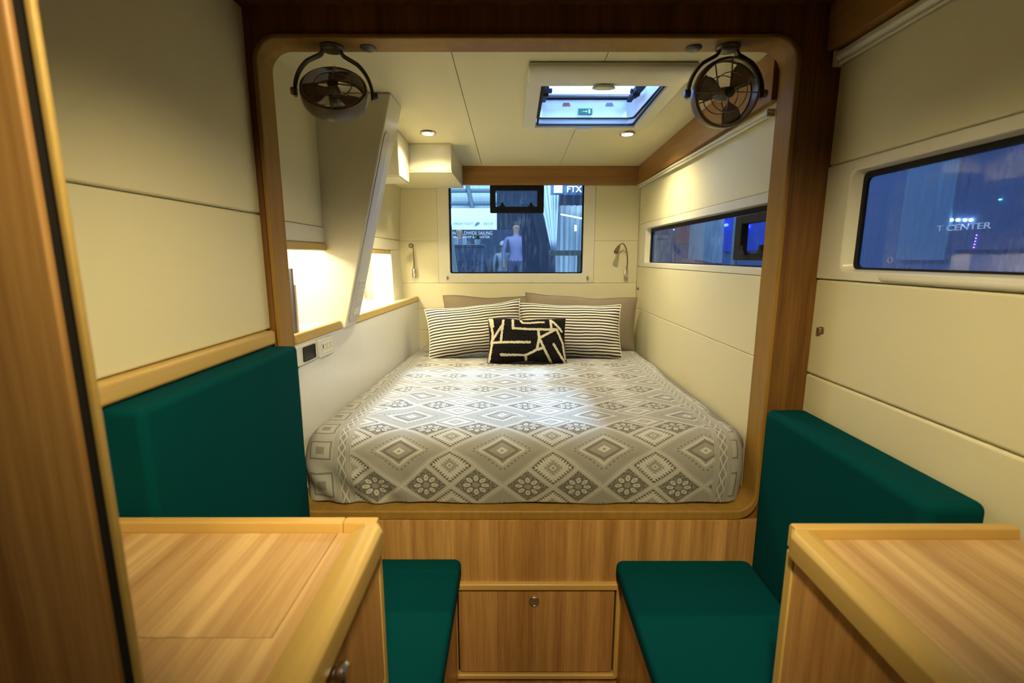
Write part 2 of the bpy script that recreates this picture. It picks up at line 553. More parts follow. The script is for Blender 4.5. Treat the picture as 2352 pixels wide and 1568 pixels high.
def text(name, s, size, loc, rot, mat, parent=None, depth=0.0, sx=1.0):
    """lettering centred on loc; every word is an object of its own"""
    def mk(body):
        c = D.curves.new(name, 'FONT'); c.body = body; c.size = size; c.extrude = depth; c.align_x = 'LEFT'; c.align_y = 'CENTER'
        t = D.objects.new(name, c); COL.objects.link(t)
        dg = bpy.context.evaluated_depsgraph_get(); dg.update()
        me = D.meshes.new_from_object(t.evaluated_get(dg))
        D.objects.remove(t); D.curves.remove(c)
        xs = [v.co.x for v in me.vertices]
        return me, min(xs), max(xs)
    words = s.split(' '); full = mk(s); W_ = full[2] - full[1]
    D.meshes.remove(full[0]); out = []
    for i in range(len(words)):
        p = mk(' '.join(words[:i + 1])); x1 = p[2]; D.meshes.remove(p[0])
        me, a, b = mk(words[i])
        dx = x1 - b - W_ / 2
        for v in me.vertices: v.co.x = (v.co.x + dx) * sx
        o = D.objects.new(name, me); COL.objects.link(o)
        o.location = Vector(loc) - (wloc(parent) if parent else Vector((0, 0, 0))); o.rotation_euler = rot
        if parent: o.parent = parent
        me.materials.clear(); me.materials.append(mat); out.append(o)
    return out


def at(px, py, Y):       # a point of the scene at depth Y on a line of sight
    a, b = (px - 1176) / F, -(py - 784) / F
    c, s = math.cos(TILT), math.sin(TILT)
    t = Y / (c + b * s)
    return (a * t, Y, CH + (b * c - s) * t)


def struct(o): o['kind'] = 'structure'; return o


# ================================================================== SETTING
CZ = lambda y: 1.885 - 0.040 * (y - 1.4)     # berth ceiling falls towards the bow

struct(finish('floor', B((-0.70, -1.5, -0.03), (0.88, 1.30, 0.0)), M['floor']))
struct(finish('ceiling', B((-0.70, -1.5, 1.95), (0.88, 1.30, 1.98)), M['board'])).name = 'ceiling_1'
wf = struct(finish('wall_front', B((-0.70, -1.53, 0.0), (0.88, -1.50, 1.95)), M['veneer']))

# berth ceiling: three panels with fine joints, around the hatch
cb = bmesh.new()
HX0, HX1, HY0, HY1 = 0.085, 0.495, 1.565, 2.02      # hatch opening
def slab(bm, x0, y0, x1, y1, t0=0.0, t1=0.03):
    return hexa(bm, [(x0, y0, CZ(y0) + t0), (x1, y0, CZ(y0) + t0), (x1, y1, CZ(y1) + t0), (x0, y1, CZ(y1) + t0),
                     (x0, y0, CZ(y0) + t1), (x1, y0, CZ(y0) + t1), (x1, y1, CZ(y1) + t1), (x0, y1, CZ(y1) + t1)])
for (x0, y0, x1, y1) in ((-0.86, 1.33, HX0, 2.80), (HX1, 1.33, 0.76, 2.80), (HX0, 1.33, HX1, HY0), (HX0, HY1, HX1, 2.80)):
    slab(cb, x0, y0, x1, y1, 0.012, 0.03)
ceil = struct(finish('ceiling', cb, M['gel'], smooth=False)); ceil.name = 'ceiling_2'
g = 0.0012
for rects in (((-0.70, 1.371, -0.165 - g, 2.78),),
              ((-0.165 + g, 1.371, HX0, 2.78), (HX0, 1.371, 0.262 - g, HY0), (HX0, HY1, 0.262 - g, 2.78)),
              ((HX1, 1.371, 0.722, 2.78), (0.262 + g, 1.371, HX1, HY0), (0.262 + g, HY1, HX1, 2.78))):
    bm = bmesh.new()
    for r_ in rects: slab(bm, *r_, 0.0, 0.012)
    finish('ceiling_panel', bm, M['vinyl'], ceil, smooth=False)

# ---- bulkhead with the rounded opening to the berth
OX0, OX1, OZ0, OZ1 = -0.637, 0.712, 0.600, 1.870
inner = rr(OX0, OZ0, OX1, OZ1, 0.055, 8)
innerO = rr(OX0 - 0.012, OZ0 - 0.028, OX1 + 0.012, OZ1 + 0.012, 0.065, 8)
bk = ring(bmesh.new(), rr(-0.70, -0.0, 0.86, 1.95, 0.0001, 8), innerO, 1.300, 1.335, 'Y')
bulk = struct(finish('wall_middle', bk, M['board'], smooth=False))
lin = struct(finish('trim_1', ring(bmesh.new(), innerO, inner, 1.288, 1.372, 'Y'), M['liner'], bevel=0.004, seg=3))

# ---- saloon left wall (X = -0.667)
wl = struct(finish('wall_left', B((-0.70, -1.5, 0.0), (-0.682, 1.30, 1.95)), M['white']))
finish('lower_panel', B((-0.682, -1.5, 0.02), (-0.668, 1.299, 1.098)), M['white'], wl, 0.002)
finish('wall_panel', B((-0.682, -1.5, 1.141), (-0.667, 1.299, 1.4475)), M['vinyl'], wl, 0.005, 3)
finish('wall_panel', B((-0.682, -1.5, 1.4495), (-0.667, 1.299, 1.945)), M['vinyl'], wl, 0.005, 3)
struct(finish('trim_2', B((-0.681, -1.5, 1.100), (-0.648, 1.286, 1.140)), M['nosing'], bevel=0.008, seg=4))

# ---- saloon right wall (X = 0.826), window 3
wr = struct(finish('wall_right', box(box(box(bmesh.new(), (0.846, -1.5, 0.0), (0.88, 1.30, 1.29)), (0.846, -1.5, 1.56), (0.88, 1.30, 1.95)), (0.846, -1.5, 1.29), (0.88, 0.25, 1.56)), M['white'], smooth=False))
finish('wall_panel', B((0.826, -1.5, 0.02), (0.846, 1.299, 1.016)), M['vinyl'], wr, 0.007, 4)
finish('wall_panel', B((0.826, -1.5, 1.0175), (0.846, 1.299, 1.278)), M['vinyl'], wr, 0.007, 4)
finish('wall_panel', B((0.826, -1.5, 1.569), (0.846, 1.299, 1.95)), M['vinyl'], wr, 0.007, 4)
w3 = struct(finish('window_3', ring(bmesh.new(), rr(0.26, 1.280, 1.298, 1.567, 0.004, 6), rr(0.30, 1.302, 1.205, 1.541, 0.018, 6),
                                    0.824, 0.850, 'X', inner_pts1=rr(0.31, 1.308, 1.190, 1.536, 0.014, 6)), M['gel'], bevel=0.004, seg=3))
# convex lower lip of the moulded frame
lp = bmesh.new()
prof = [(0.826, 1.281), (0.822, 1.283), (0.8195, 1.288), (0.8195, 1.292), (0.822, 1.297), (0.826, 1.299)]
rows = []
for y in (0.26, 1.06, 1.085):
    k_ = 0.0 if y > 1.07 else 1.0
    rows.append([lp.verts.new((0.826 - (0.826 - a) * k_, y, 1.290 + (b_ - 1.290) * (0.4 + 0.6 * k_))) for a, b_ in prof])
for i in range(2):
    for k in range(5): lp.faces.new((rows[i][k], rows[i][k + 1], rows[i + 1][k + 1], rows[i + 1][k]))
finish('sill_lip', lp, M['gel'], w3)
finish('gasket', ring(bmesh.new(), rr(0.295, 1.300, 1.207, 1.544, 0.018, 6), rr(0.315, 1.312, 1.180, 1.523, 0.014, 6), 0.846, 0.853, 'X'), M['gasket'], w3)
finish('glass', prism(bmesh.new(), rr(0.30, 1.303, 1.20, 1.541, 0.016, 6), 0.8535, 0.8575, 'X'), M['glass_saloon'], w3)
tag(finish('glass_vent', tube(bmesh.new(), [(0.852, 1.085 + 0.0065 * math.cos(t), 1.330 + 0.0065 * math.sin(t)) for t in [k * PI / 10 for k in range(20)]], 0.0006, 6, closed=True), M['grey_plastic'], w3))
# saloon overhead valance and blind cassette
struct(finish('trim_3', B((0.785, -1.5, 1.842), (0.828, 1.296, 1.949)), M['valance_y'], bevel=0.003))


def blind(name, label, x0, y0, y1, z0, z1):
    t = thing(name, label, 'blind', (x0, (y0 + y1) / 2, z0))
    c = bmesh.new(); h = (z1 - z0)
    prism(c, [(x0 + 0.020, z0 + 0.0), (x0 + 0.006, z0 + 0.002), (x0, z0 + h * 0.35), (x0 + 0.003, z0 + h * 0.8), (x0 + 0.012, z1), (x0 + 0.022, z1)], 0, 1, 'Y')
    for v in c.verts: v.co.y = y0 + (y1 - y0) * v.co.y
    finish('cassette', c, M['gel'], t, 0.0015)
    finish('pull_bar', tube(bmesh.new(), [(x0 + 0.012, y0 + 0.01, z0 - 0.004), (x0 + 0.012, y1 - 0.01, z0 - 0.004)], 0.0038, 10), M['gel'], t)
    for yy in (y0 + 0.008, y1 - 0.008):
        finish('end_cap', B((x0 - 0.001, yy - 0.006, z0 - 0.009), (x0 + 0.021, yy + 0.006, z1)), M['grey_plastic'], t, 0.002)
    return t


blind('roller_blind', 'cream roller blind cassette above the large saloon window at right', 0.800, -0.6, 1.290, 1.812, 1.840)

# ---- berth right wall (X = 0.722), window 2
wb = struct(finish('wall_right', box(box(bmesh.new(), (0.742, 1.335, 0.0), (0.77, 2.80, 1.285)), (0.742, 1.335, 1.515), (0.77, 2.80, 1.93)), M['white'], smooth=False))
finish('wall_panel', B((0.722, 1.373, 0.62), (0.742, 2.770, 1.0442)), M['vinyl'], wb, 0.003, 3)
finish('wall_panel', B((0.722, 1.373, 1.0450), (0.742, 2.770, 1.2834)), M['vinyl'], wb, 0.003, 3)
finish('wall_panel', B((0.722, 1.373, 1.5186), (0.742, 2.770, 1.885)), M['vinyl'], wb, 0.003, 3)
w2 = struct(finish('window_2', ring(bmesh.new(), rr(1.373, 1.284, 2.72, 1.518, 0.003, 6), rr(1.38, 1.306, 2.625, 1.488, 0.010, 6),
                                    0.7205, 0.750, 'X', inner_pts1=rr(1.38, 1.308, 2.605, 1.486, 0.010, 6)), M['gel'], bevel=0.003, seg=2))
finish('end_strip', B((0.722, 2.722, 1.285), (0.742, 2.770, 1.517)), M['vinyl'], w2, 0.003)
finish('gasket', ring(bmesh.new(), rr(1.376, 1.300, 2.612, 1.492, 0.012, 6), rr(1.385, 1.311, 2.585, 1.470, 0.008, 6), 0.745, 0.752, 'X'), M['gasket'], w2)
finish('glass', prism(bmesh.new(), rr(1.38, 1.305, 2.60, 1.485, 0.010, 6), 0.7525, 0.7565, 'X'), M['glass_side'], w2)


def port(par, a0, b0, a1, b1, ia0, ib0, ia1, ib1, d0, d1, ax, latches, gm, sgn=1):
    pf = finish('port_frame', ring(bmesh.new(), rr(a0, b0, a1, b1, 0.006, 6), rr(ia0, ib0, ia1, ib1, 0.006, 6), d0, d1, ax), M['black'], par, 0.002)
    finish('port_glass', prism(bmesh.new(), rr(ia0 - 0.002, ib0 - 0.002, ia1 + 0.002, ib1 + 0.002, 0.006, 6), d1 - 0.004, d1 - 0.002, ax), gm, pf)
    for la in latches:
        bm = bmesh.new()
        f = MAP[ax]
        prism(bm, [(la - 0.018, ib0 - 0.006), (la + 0.018, ib0 - 0.006), (la + 0.014, ib0 + 0.006), (la + 0.008, ib0 + 0.007), (la + 0.006, ib0 + 0.020), (la - 0.006, ib0 + 0.022), (la - 0.008, ib0 + 0.007), (la - 0.015, ib0 + 0.004)], d0 - 0.012, d0 + 0.002, ax)
        finish('port_latch', bm, M['black'], pf, 0.0015)
    return pf


port(w2, 1.378, 1.327, 1.590, 1.466, 1.382, 1.350, 1.545, 1.440, 0.728, 0.752, 'X', (1.40, 1.51), M['glass_side'])

# berth valance along the right and over the head of the bed
def val_y(name):
    bm = bmesh.new()
    hexa(bm, [(0.698, 1.373, 1.752), (0.7215, 1.373, 1.752), (0.7215, 2.745, 1.733), (0.698, 2.745, 1.733),
              (0.698, 1.373, CZ(1.373)), (0.7215, 1.373, CZ(1.373)), (0.7215, 2.745, CZ(2.745)), (0.698, 2.745, CZ(2.745))])
    return struct(finish(name, bm, M['valance_y'], bevel=0.002))
val_y('trim_4')
struct(finish('trim_5', B((-0.272, 2.746, 1.731), (0.722, 2.768, CZ(2.746) - 0.0005)), M['valance'], bevel=0.002))
blind('roller_blind', 'slim cream roller blind cassette above the berth side window', 0.694, 1.376, 2.735, 1.722, 1.7335)

# ---- berth back wall (Y = 2.77), window 1
wk = bmesh.new()
box(wk, (-0.86, 2.785, 0.0), (-0.36, 2.81, 1.86)); box(wk, (0.41, 2.785, 0.0), (0.77, 2.81, 1.86)); box(wk, (-0.36, 2.785, 0.0), (0.41, 2.81, 1.24))
box(wk, (-0.36, 2.785, 1.765), (0.41, 2.81, 1.86))
wk = struct(finish('wall_back', wk, M['white'], smooth=False))
YB0, YB1 = 2.770, 2.786
for (x0, z0, x1, z1) in ((-0.70, 1.4282, -0.4243, 1.84), (-0.70, 1.1882, -0.4243, 1.4275), (0.4708, 1.4282, 0.722, 1.84), (0.4708, 1.1882, 0.722, 1.4275),
                         (-0.70, 1.0403, 0.722, 1.1875), (-0.70, 0.9143, 0.722, 1.0396), (-0.70, 0.78, 0.722, 0.9136)):
    finish('wall_panel', B((x0, YB0, z0), (x1, YB1, z1)), M['vinyl'], wk, 0.0022, 3)
w1 = struct(finish('window_1', ring(bmesh.new(), rr(-0.424, 1.1885, 0.4705, 1.790, 0.003, 6), rr(-0.357, 1.243, 0.407, 1.765, 0.010, 6), 2.767, 2.790, 'Y'), M['gel'], bevel=0.003, seg=3))
finish('gasket', ring(bmesh.new(), rr(-0.360, 1.240, 0.410, 1.768, 0.012, 6), rr(-0.349, 1.250, 0.399, 1.757, 0.009, 6), 2.786, 2.796, 'Y'), M['gasket'], w1)
finish('glass', prism(bmesh.new(), rr(-0.356, 1.244, 0.406, 1.762, 0.010, 6), 2.7965, 2.8005, 'Y'), M['glass_back'], w1)
port(w1, -0.124, 1.583, 0.180, 1.745, -0.093, 1.617, 0.143, 1.706, 2.772, 2.800, 'Y', (-0.055, 0.108), M['glass_back'])
for x in (-0.373, 0.436):
    finish('blind_hook', B((x - 0.0045, 2.754, 1.209), (x + 0.0045, 2.767, 1.227)), M['bronze'], w1, 0.002)
# small catches on the right-hand walls
for (x, y, z, lab) in ((0.722, 2.717, 1.159, 'tiny brass catch on the berth side wall near the head of the bed'),
                       (0.826, 1.250, 1.145, 'square brass blind catch on the saloon wall right of the wooden doorway')):
    s = 0.008 if y < 2 else 0.007
    t = thing('blind_catch', lab, 'catch', (x, y, z))
    finish('base_plate', B((x - 0.003, y - s * 1.1, z - s * 1.1), (x, y + s * 1.1, z + s * 1.1)), M['bronze'], t, 0.001)
    finish('catch_block', B((x - 0.012, y - s * 0.8, z - s * 0.9), (x - 0.003, y + s * 0.8, z + s * 0.9)), M['bronze'], t, 0.0015)

# ---- berth left wall with lit niche
lw = bmesh.new()
box(lw, (-0.90, 1.336, 0.0), (-0.87, 2.785, 1.93))
lw = struct(finish('wall_left', lw, M['white'], smooth=False))
XL = -0.655
# niche lining
finish('niche_back', B((-0.870, 1.336, 1.08), (-0.850, 2.77, 1.42)), M['white'], lw)
finish('niche_top', B((-0.850, 1.336, 1.40), (XL - 0.004, 2.77, 1.42)), M['white'], lw)
finish('niche_side', B((-0.850, 1.336, 1.09), (-0.645, 1.350, 1.40)), M['white'], lw)
# upper panels, before and after the sloping post
finish('wall_panel', B((XL - 0.02, 1.374, 1.4395), (XL, 1.690, 1.885)), M['vinyl'], lw, 0.004, 3)
up = bmesh.new()
hexa(up, [(XL - 0.02, 1.83, 1.4295), (XL, 1.83, 1.4295), (-0.643, 2.770, 1.4295), (XL - 0.02, 2.770, 1.4295),
          (XL - 0.02, 1.83, 1.87), (XL + 0.012, 1.83, 1.87), (-0.610, 2.770, 1.85), (XL - 0.02, 2.770, 1.85)])
finish('wall_panel', up, M['vinyl'], lw, 0.004, 3)
# white moulding round the niche
finish('niche_frame', B((XL - 0.012, 1.374, 1.384), (XL + 0.002, 1.690, 1.4385)), M['gel'], lw, 0.003)
nf = bmesh.new()
hexa(nf, [(XL - 0.012, 1.83, 1.374), (XL + 0.002, 1.83, 1.374), (-0.641, 2.770, 1.374), (XL - 0.012, 2.770, 1.374),
          (XL - 0.012, 1.83, 1.4285), (XL + 0.002, 1.83, 1.4285), (-0.641, 2.770, 1.4285), (XL - 0.012, 2.770, 1.4285)])
hexa(nf, [(XL - 0.10, 2.585, 1.10), (-0.641, 2.585, 1.10), (-0.637, 2.770, 1.10), (XL - 0.10, 2.770, 1.10),
          (XL - 0.10, 2.585, 1.376), (XL + 0.006, 2.585, 1.376), (-0.641, 2.770, 1.376), (XL - 0.10, 2.770, 1.376)])
finish('niche_frame', nf, M['gel'], lw, 0.003)
struct(finish('trim_6', B((XL - 0.012, 1.374, 1.358), (XL + 0.008, 1.690, 1.3835)), M['nosing'], bevel=0.004, seg=3))
struct(finish('trim_7', B((XL - 0.012, 1.83, 1.352), (XL + 0.006, 2.584, 1.3735)), M['nosing'], bevel=0.003, seg=3))
# shelf ledge, oak edge and white lower wall, tapering towards the bow
xl = lambda y: -0.634 + (y - 1.36) / (2.77 - 1.36) * 0.086
bm = bmesh.new()
hexa(bm, [(-0.850, 1.351, 1.085), (xl(1.351) - 0.018, 1.351, 1.085), (xl(2.77) - 0.018, 2.77, 1.085), (-0.850, 2.77, 1.085),
          (-0.850, 1.351, 1.102), (xl(1.351) - 0.018, 1.351, 1.102), (xl(2.77) - 0.018, 2.77, 1.102), (-0.850, 2.77, 1.102)])
finish('niche_shelf', bm, M['white'], lw)
bm = bmesh.new()
hexa(bm, [(xl(1.374) - 0.02, 1.374, 0.62), (xl(1.374), 1.374, 0.62), (xl(2.77), 2.770, 0.62), (xl(2.77) - 0.02, 2.770, 0.62),
          (xl(1.374) - 0.02, 1.374, 1.083), (xl(1.374), 1.374, 1.083), (xl(2.77), 2.770, 1.083), (xl(2.77) - 0.02, 2.770, 1.083)])
finish('lower_panel', bm, M['white'], lw)
def ledge(name, y0, y1):
    bm = bmesh.new()
    hexa(bm, [(xl(y0) - 0.018, y0, 1.084), (xl(y0) + 0.003, y0, 1.084), (xl(y1) + 0.003, y1, 1.084), (xl(y1) - 0.018, y1, 1.084),
              (xl(y0) - 0.018, y0, 1.113), (xl(y0) + 0.001, y0, 1.113), (xl(y1) + 0.001, y1, 1.113), (xl(y1) - 0.018, y1, 1.113)])
    return struct(finish(name, bm, M['nosing'], bevel=0.004, seg=3))
ledge('trim_8', 1.374, 1.688)
ledge('trim_9', 1.832, 2.769)
# niche light behind the oak lip
for (y0, y1) in ((1.39, 1.61), (1.90, 2.54)):
    yc = (y0 + y1) / 2
    l = lamp('niche_led', 'AREA', (-0.74, yc, 1.394), 7 * (y1 - y0), (1.0, 0.86, 0.60), None, 0.05, size_y=(y1 - y0))
    st = tag(finish('led_strip', B((-0.70, y0, 1.394), (-0.685, y1, 1.399)), flat('led', (1, 1, 1), emis=(1, 0.86, 0.6), es=12)),
             'warm LED strip tucked under the oak lip of the ' + ('near' if y0 < 1.5 else 'far') + ' lit niche', 'light')

# ---- sloping white structural post
post = thing('structural_post', 'cream sloping structural post between the two lit niches', 'post', (-0.60, 1.75, 1.084))
bm = bmesh.new()
Y0, Y1 = 1.690, 1.828
xb, xt = xl(1.75) + 0.012, -0.402
def zc(y): return CZ(y) - 0.001
hexa(bm, [(-0.850, Y0, 1.084), (xb, Y0, 1.084), (xb - 0.004, Y1, 1.084), (-0.850, Y1, 1.084),
          (-0.850, Y0, zc(Y0)), (xt, Y0, zc(Y0)), (xt + 0.006, Y1, zc(Y1)), (-0.850, Y1, zc(Y1))])
finish('post_body', bm, M['gel'], post, 0.005, 3)
# cover plate and vent set on the inner face
def face_pt(t, y, off=0.0):   # t: 0 bottom..1 top
    return (xb + (xt - xb) * t + off, y, 1.084 + (CZ(1.75) - 1.084) * t)
def plate(t0, t1, y0, y1, off, mat, name, r=0.02):
    bm = bmesh.new()
    L = (CZ(1.75) - 1.084)
    pts = rr(y0, t0 * L, y1, t1 * L, r, 6)
    lo = [bm.verts.new(face_pt(b_ / L, a, 0.0)) for a, b_ in pts]; hi = [bm.verts.new(face_pt(b_ / L, a, off)) for a, b_ in pts]
    n = len(pts); bm.faces.new(lo); bm.faces.new(hi)
    for i in range(n): bm.faces.new((lo[i], lo[(i + 1) % n], hi[(i + 1) % n], hi[i]))
    return finish(name, bm, mat, post, 0.0008)
plate(0.02, 0.86, Y0 + 0.012, Y1 - 0.010, 0.0035, M['grey_plastic'], 'cover_plate', 0.03)
for k in range(6):
    plate(0.105 + k * 0.020, 0.113 + k * 0.020, Y0 + 0.035, Y1 - 0.035, 0.0062, M['grey_plastic'], 'vent_rib', 0.003)
plate(0.055, 0.085, Y0 + 0.04, Y1 - 0.04, 0.0058, M['gel'], 'vent_latch', 0.006)

# ---- boxed lockers hung under the ceiling at the far left
t = thing('overhead_locker', 'cream ceiling locker nearer the sloping post, its side flush with the downlight', 'locker', (-0.57, 2.40, 1.675))
bm = bmesh.new()
hexa(bm, [(-0.650, 2.10, 1.675), (-0.476, 2.10, 1.675), (-0.476, 2.299, 1.675), (-0.650, 2.299, 1.675),
          (-0.650, 2.08, CZ(2.08)), (-0.474, 2.08, CZ(2.08)), (-0.474, 2.299, CZ(2.3)), (-0.650, 2.299, CZ(2.3))])
finish('locker_body', bm, M['gel'], t, 0.003)
finish('bottom_edge', B((-0.645, 2.105, 1.671), (-0.480, 2.299, 1.676)), M['gel'], t, 0.001)
t = thing('overhead_locker', 'cream ceiling locker beside the window valance at the back', 'locker', (-0.37, 2.55, 1.72))
bm = bmesh.new()
hexa(bm, [(-0.640, 2.301, 1.730), (-0.280, 2.301, 1.730), (-0.273, 2.769, 1.725), (-0.640, 2.769, 1.725),
          (-0.640, 2.301, CZ(2.30)), (-0.280, 2.301, CZ(2.30)), (-0.273, 2.769, CZ(2.769)), (-0.640, 2.769, CZ(2.769))])
finish('locker_body', bm, M['gel'], t, 0.002)
bm = bmesh.new()
hexa(bm, [(-0.640, 2.298, 1.722), (-0.278, 2.298, 1.722), (-0.2725, 2.768, 1.716), (-0.640, 2.768, 1.716),
          (-0.640, 2.298, 1.7285), (-0.278, 2.298, 1.7285), (-0.2725, 2.768, 1.7235), (-0.640, 2.768, 1.7235)])
finish('bottom_panel', bm, M['vinyl'], t, 0.001)

# ---- roof hatch
hz0 = CZ(1.8)
hb = thing('roof_hatch', 'cream framed roof hatch with pale acrylic pane above the bed', 'hatch', (0.29, 1.79, hz0))
def zr(y, o): return CZ(y) + o
# frame ring below the ceiling
fo, fi = rr(0.045, 1.47, 0.535, 2.045, 0.03, 6), rr(0.092, 1.60, 0.488, 2.015, 0.004, 6)
bm = ring(bmesh.new(), fo, fi, -0.016, -0.0005, 'Z')
for v in bm.verts: v.co.z += CZ(v.co.y)
finish('frame', bm, M['gel'], hb, 0.004, 3)
bm = bmesh.new()     # rounded cassette of the hatch blind on the near side
cs = [(1.462, -0.001), (1.462, -0.012), (1.472, -0.021), (1.49, -0.025), (1.545, -0.025), (1.560, -0.021), (1.562, -0.016), (1.562, -0.001)]
prism(bm, cs, 0.048, 0.532, 'X')
for v in bm.verts: v.co.z += CZ(v.co.y)
finish('blind_cassette', bm, M['gel'], hb, 0.004, 3)
# shaft
sh = bmesh.new()
ring(sh, rr(0.082, 1.562, 0.498, 2.023, 0.006, 6), rr(0.094, 1.574, 0.486, 2.012, 0.03, 6), 0, 1, 'Z')
for v in sh.verts: v.co.z = CZ(v.co.y) - 0.001 if v.co.z < 0.5 else 1.948
finish('shaft', sh, M['white'], hb, smooth=True)
finish('shaft_seal', ring(bmesh.new(), rr(0.095, 1.58, 0.485, 2.0115, 0.02, 6), rr(0.103, 1.59, 0.477, 2.004, 0.02, 6), 1.877, 1.880, 'Z'), M['dark'], hb)
fly = bmesh.new(); ring(fly, rr(0.096, 1.60, 0.484, 2.010, 0.01, 6), rr(0.104, 1.61, 0.476, 2.003, 0.01, 6), -0.010, -0.004, 'Z')
for v in fly.verts: v.co.z += CZ(v.co.y)
finish('blind_track', fly, M['dark'], hb)
finish('lid_frame', ring(bmesh.new(), rr(0.075, 1.555, 0.505, 2.030, 0.02, 6), rr(0.102, 1.59, 0.478, 2.003, 0.02, 6), 1.9485, 1.962, 'Z'), M['gasket'], hb, 0.003)
finish('pane', prism(bmesh.new(), rr(0.105, 1.58, 0.475, 2.0, 0.02, 6), 1.963, 1.969, 'Z'), M['glass_hatch'], hb)
for sx, x in ((1, 0.122), (-1, 0.458)):
    bm = bmesh.new()
    box(bm, (x - 0.009, 1.90, 1.932), (x + 0.009, 1.992, 1.9475)); box(bm, (x - 0.012, 1.84, 1.927), (x + 0.012, 1.905, 1.9475))
    lathe(bm, [(0.010, -0.013), (0.012, -0.011), (0.012, 0.011), (0.010, 0.013)], (x, 1.885, 1.932), 'X', 16)
    box(bm, (x - 0.006 + sx * 0.014, 1.88, 1.935), (x + 0.006 + sx * 0.020, 1.90, 1.9475))
    finish('lid_hinge', bm, M['black'], hb, 0.002)
for y, zoff, rx in ((1.590, -0.022, 0.036), (2.028, -0.0155, 0.030)):
    bm = bmesh.new()
    lathe(bm, [(rx, -0.004), (rx, 0.0), (rx * 0.9, 0.003)], (0.285, 0, 0), 'Z', 28)
    for v in bm.verts: v.co.y = y + (v.co.y) * 0.45; v.co.z += CZ(y) + zoff
    finish('finger_grip', bm, M['gel'], hb, 0.001)
# green exit sign and two small warning stickers on the shaft's far wall
yy = 2.0105
finish('exit_sign', B((0.262, yy - 0.0015, 1.893), (0.318, yy, 1.915)), M['green'], hb)
es = hb.children[-1]
def onwall(name, b0, b1, mat): return finish(name, B((b0[0], yy - 0.0022, b0[1]), (b1[0], yy - 0.0015, b1[1])), mat, es)
onwall('arrow_mark', (0.280, 1.903), (0.296, 1.9045), M['pale'])
ar = bmesh.new(); prism(ar, [(0.293, 1.9000), (0.2990, 1.90375), (0.293, 1.9075)], yy - 0.0022, yy - 0.0015, 'Y'); finish('arrow_mark', ar, M['pale'], es)
onwall('door_mark', (0.303, 1.8965), (0.309, 1.9115), M['pale'])
for (x, mt) in ((0.215, M['red']), (0.385, M['grey_plastic'])):
    bm = bmesh.new()
    for i in range(3): box(bm, (x - 0.018 + (3 - i) * 0.002, yy - 0.001, 1.9335 - i * 0.0045), (x + 0.018 - (3 - i) * 0.002, yy, 1.9364 - i * 0.0045))
    finish('warning_print', bm, mt if mt is M['red'] else flat('grey_print', (0.25, 0.22, 0.25)), hb, smooth=False)

# ---- recessed downlights
for i, s in enumerate((SP1, SP2)):
    zc_ = CZ(s[1])
    t = thing('downlight', ('round recessed ceiling downlight beside the ceiling locker', 'round recessed ceiling downlight beyond the hatch')[i], 'light', (s[0], s[1], zc_), 'ceiling downlights')
    finish('bezel', lathe(bmesh.new(), [(0.022, -0.001), (0.034, -0.001), (0.033, -0.005), (0.026, -0.007), (0.021, -0.003)], (s[0], s[1], zc_), 'Z', 32), M['chrome'], t)
    finish('lens', lathe(bmesh.new(), [(0.0225, -0.0075), (0.0225, -0.0015)], (s[0], s[1], zc_), 'Z', 28), M['lampface'], t)

# ---- reading lamps
def path(pts, n=10):
    out = []
    P = [Vector(p) for p in pts]
    P = [P[0] * 2 - P[1]] + P + [P[-1] * 2 - P[-2]]
    for i in range(1, len(P) - 2):
        for k in range(n):
            t = k / n
            a, b_, c, d = P[i - 1], P[i], P[i + 1], P[i + 2]
            out.append(0.5 * ((2 * b_) + (c - a) * t + (2 * a - 5 * b_ + 4 * c - d) * t * t + (3 * b_ - a - 3 * c + d) * t ** 3))
    out.append(P[-2]); return out


def rlamp(label, x, z0, stalk, head_at, head_dir):
    t = thing('reading_lamp', label, 'lamp', (x, 2.77, z0))
    yb = 2.752
    finish('base', lathe(bmesh.new(), [(0.0115, 0), (0.0125, 0.002), (0.0125, 0.045), (0.0115, 0.048)], (x, yb, z0), 'Z', 20), M['chrome'], t)
    finish('wall_foot', B((x - 0.006, yb, z0 + 0.010), (x + 0.010, 2.7705, z0 + 0.040)), M['bronze'], t, 0.001)
    finish('gooseneck', tube(bmesh.new(), path(stalk), 0.0038, 10), M['bronze'], t)
    d = Vector(head_dir).normalized(); h = Vector(head_at)
    hd = finish('head', tube(bmesh.new(), [h - d * 0.012, h - d * 0.010, h + d * 0.010, h + d * 0.012, h + d * 0.034, h + d * 0.036], [0.006, 0.009, 0.010, 0.0125, 0.0135, 0.012], 20), M['bronze'], t)
    finish('lens_ring', tube(bmesh.new(), [h + d * 0.0345, h + d * 0.038], [0.0125, 0.0115], 20), M['fan_dark'], hd)
    finish('lens', tube(bmesh.new(), [h + d * 0.0375, h + d * 0.0388], [0.0072, 0.0070], 16), M['bronze'], hd)
    return t


rlamp('nickel reading lamp with straight stalk left of the back window, head facing out', -0.560, 1.222,
      [(-0.560, 2.752, 1.268), (-0.560, 2.751, 1.32), (-0.561, 2.746, 1.37), (-0.560, 2.730, 1.396), (-0.559, 2.715, 1.399)], (-0.559, 2.705, 1.399), (0.03, -1, -0.02))
rlamp('nickel reading lamp with gooseneck curving left, right of the back window', 0.655, 1.222,
      [(0.655, 2.752, 1.268), (0.660, 2.749, 1.31), (0.650, 2.738, 1.37), (0.628, 2.722, 1.408), (0.606, 2.712, 1.405), (0.597, 2.706, 1.394)], (0.594, 2.702, 1.388), (-0.45, -0.55, -0.70))


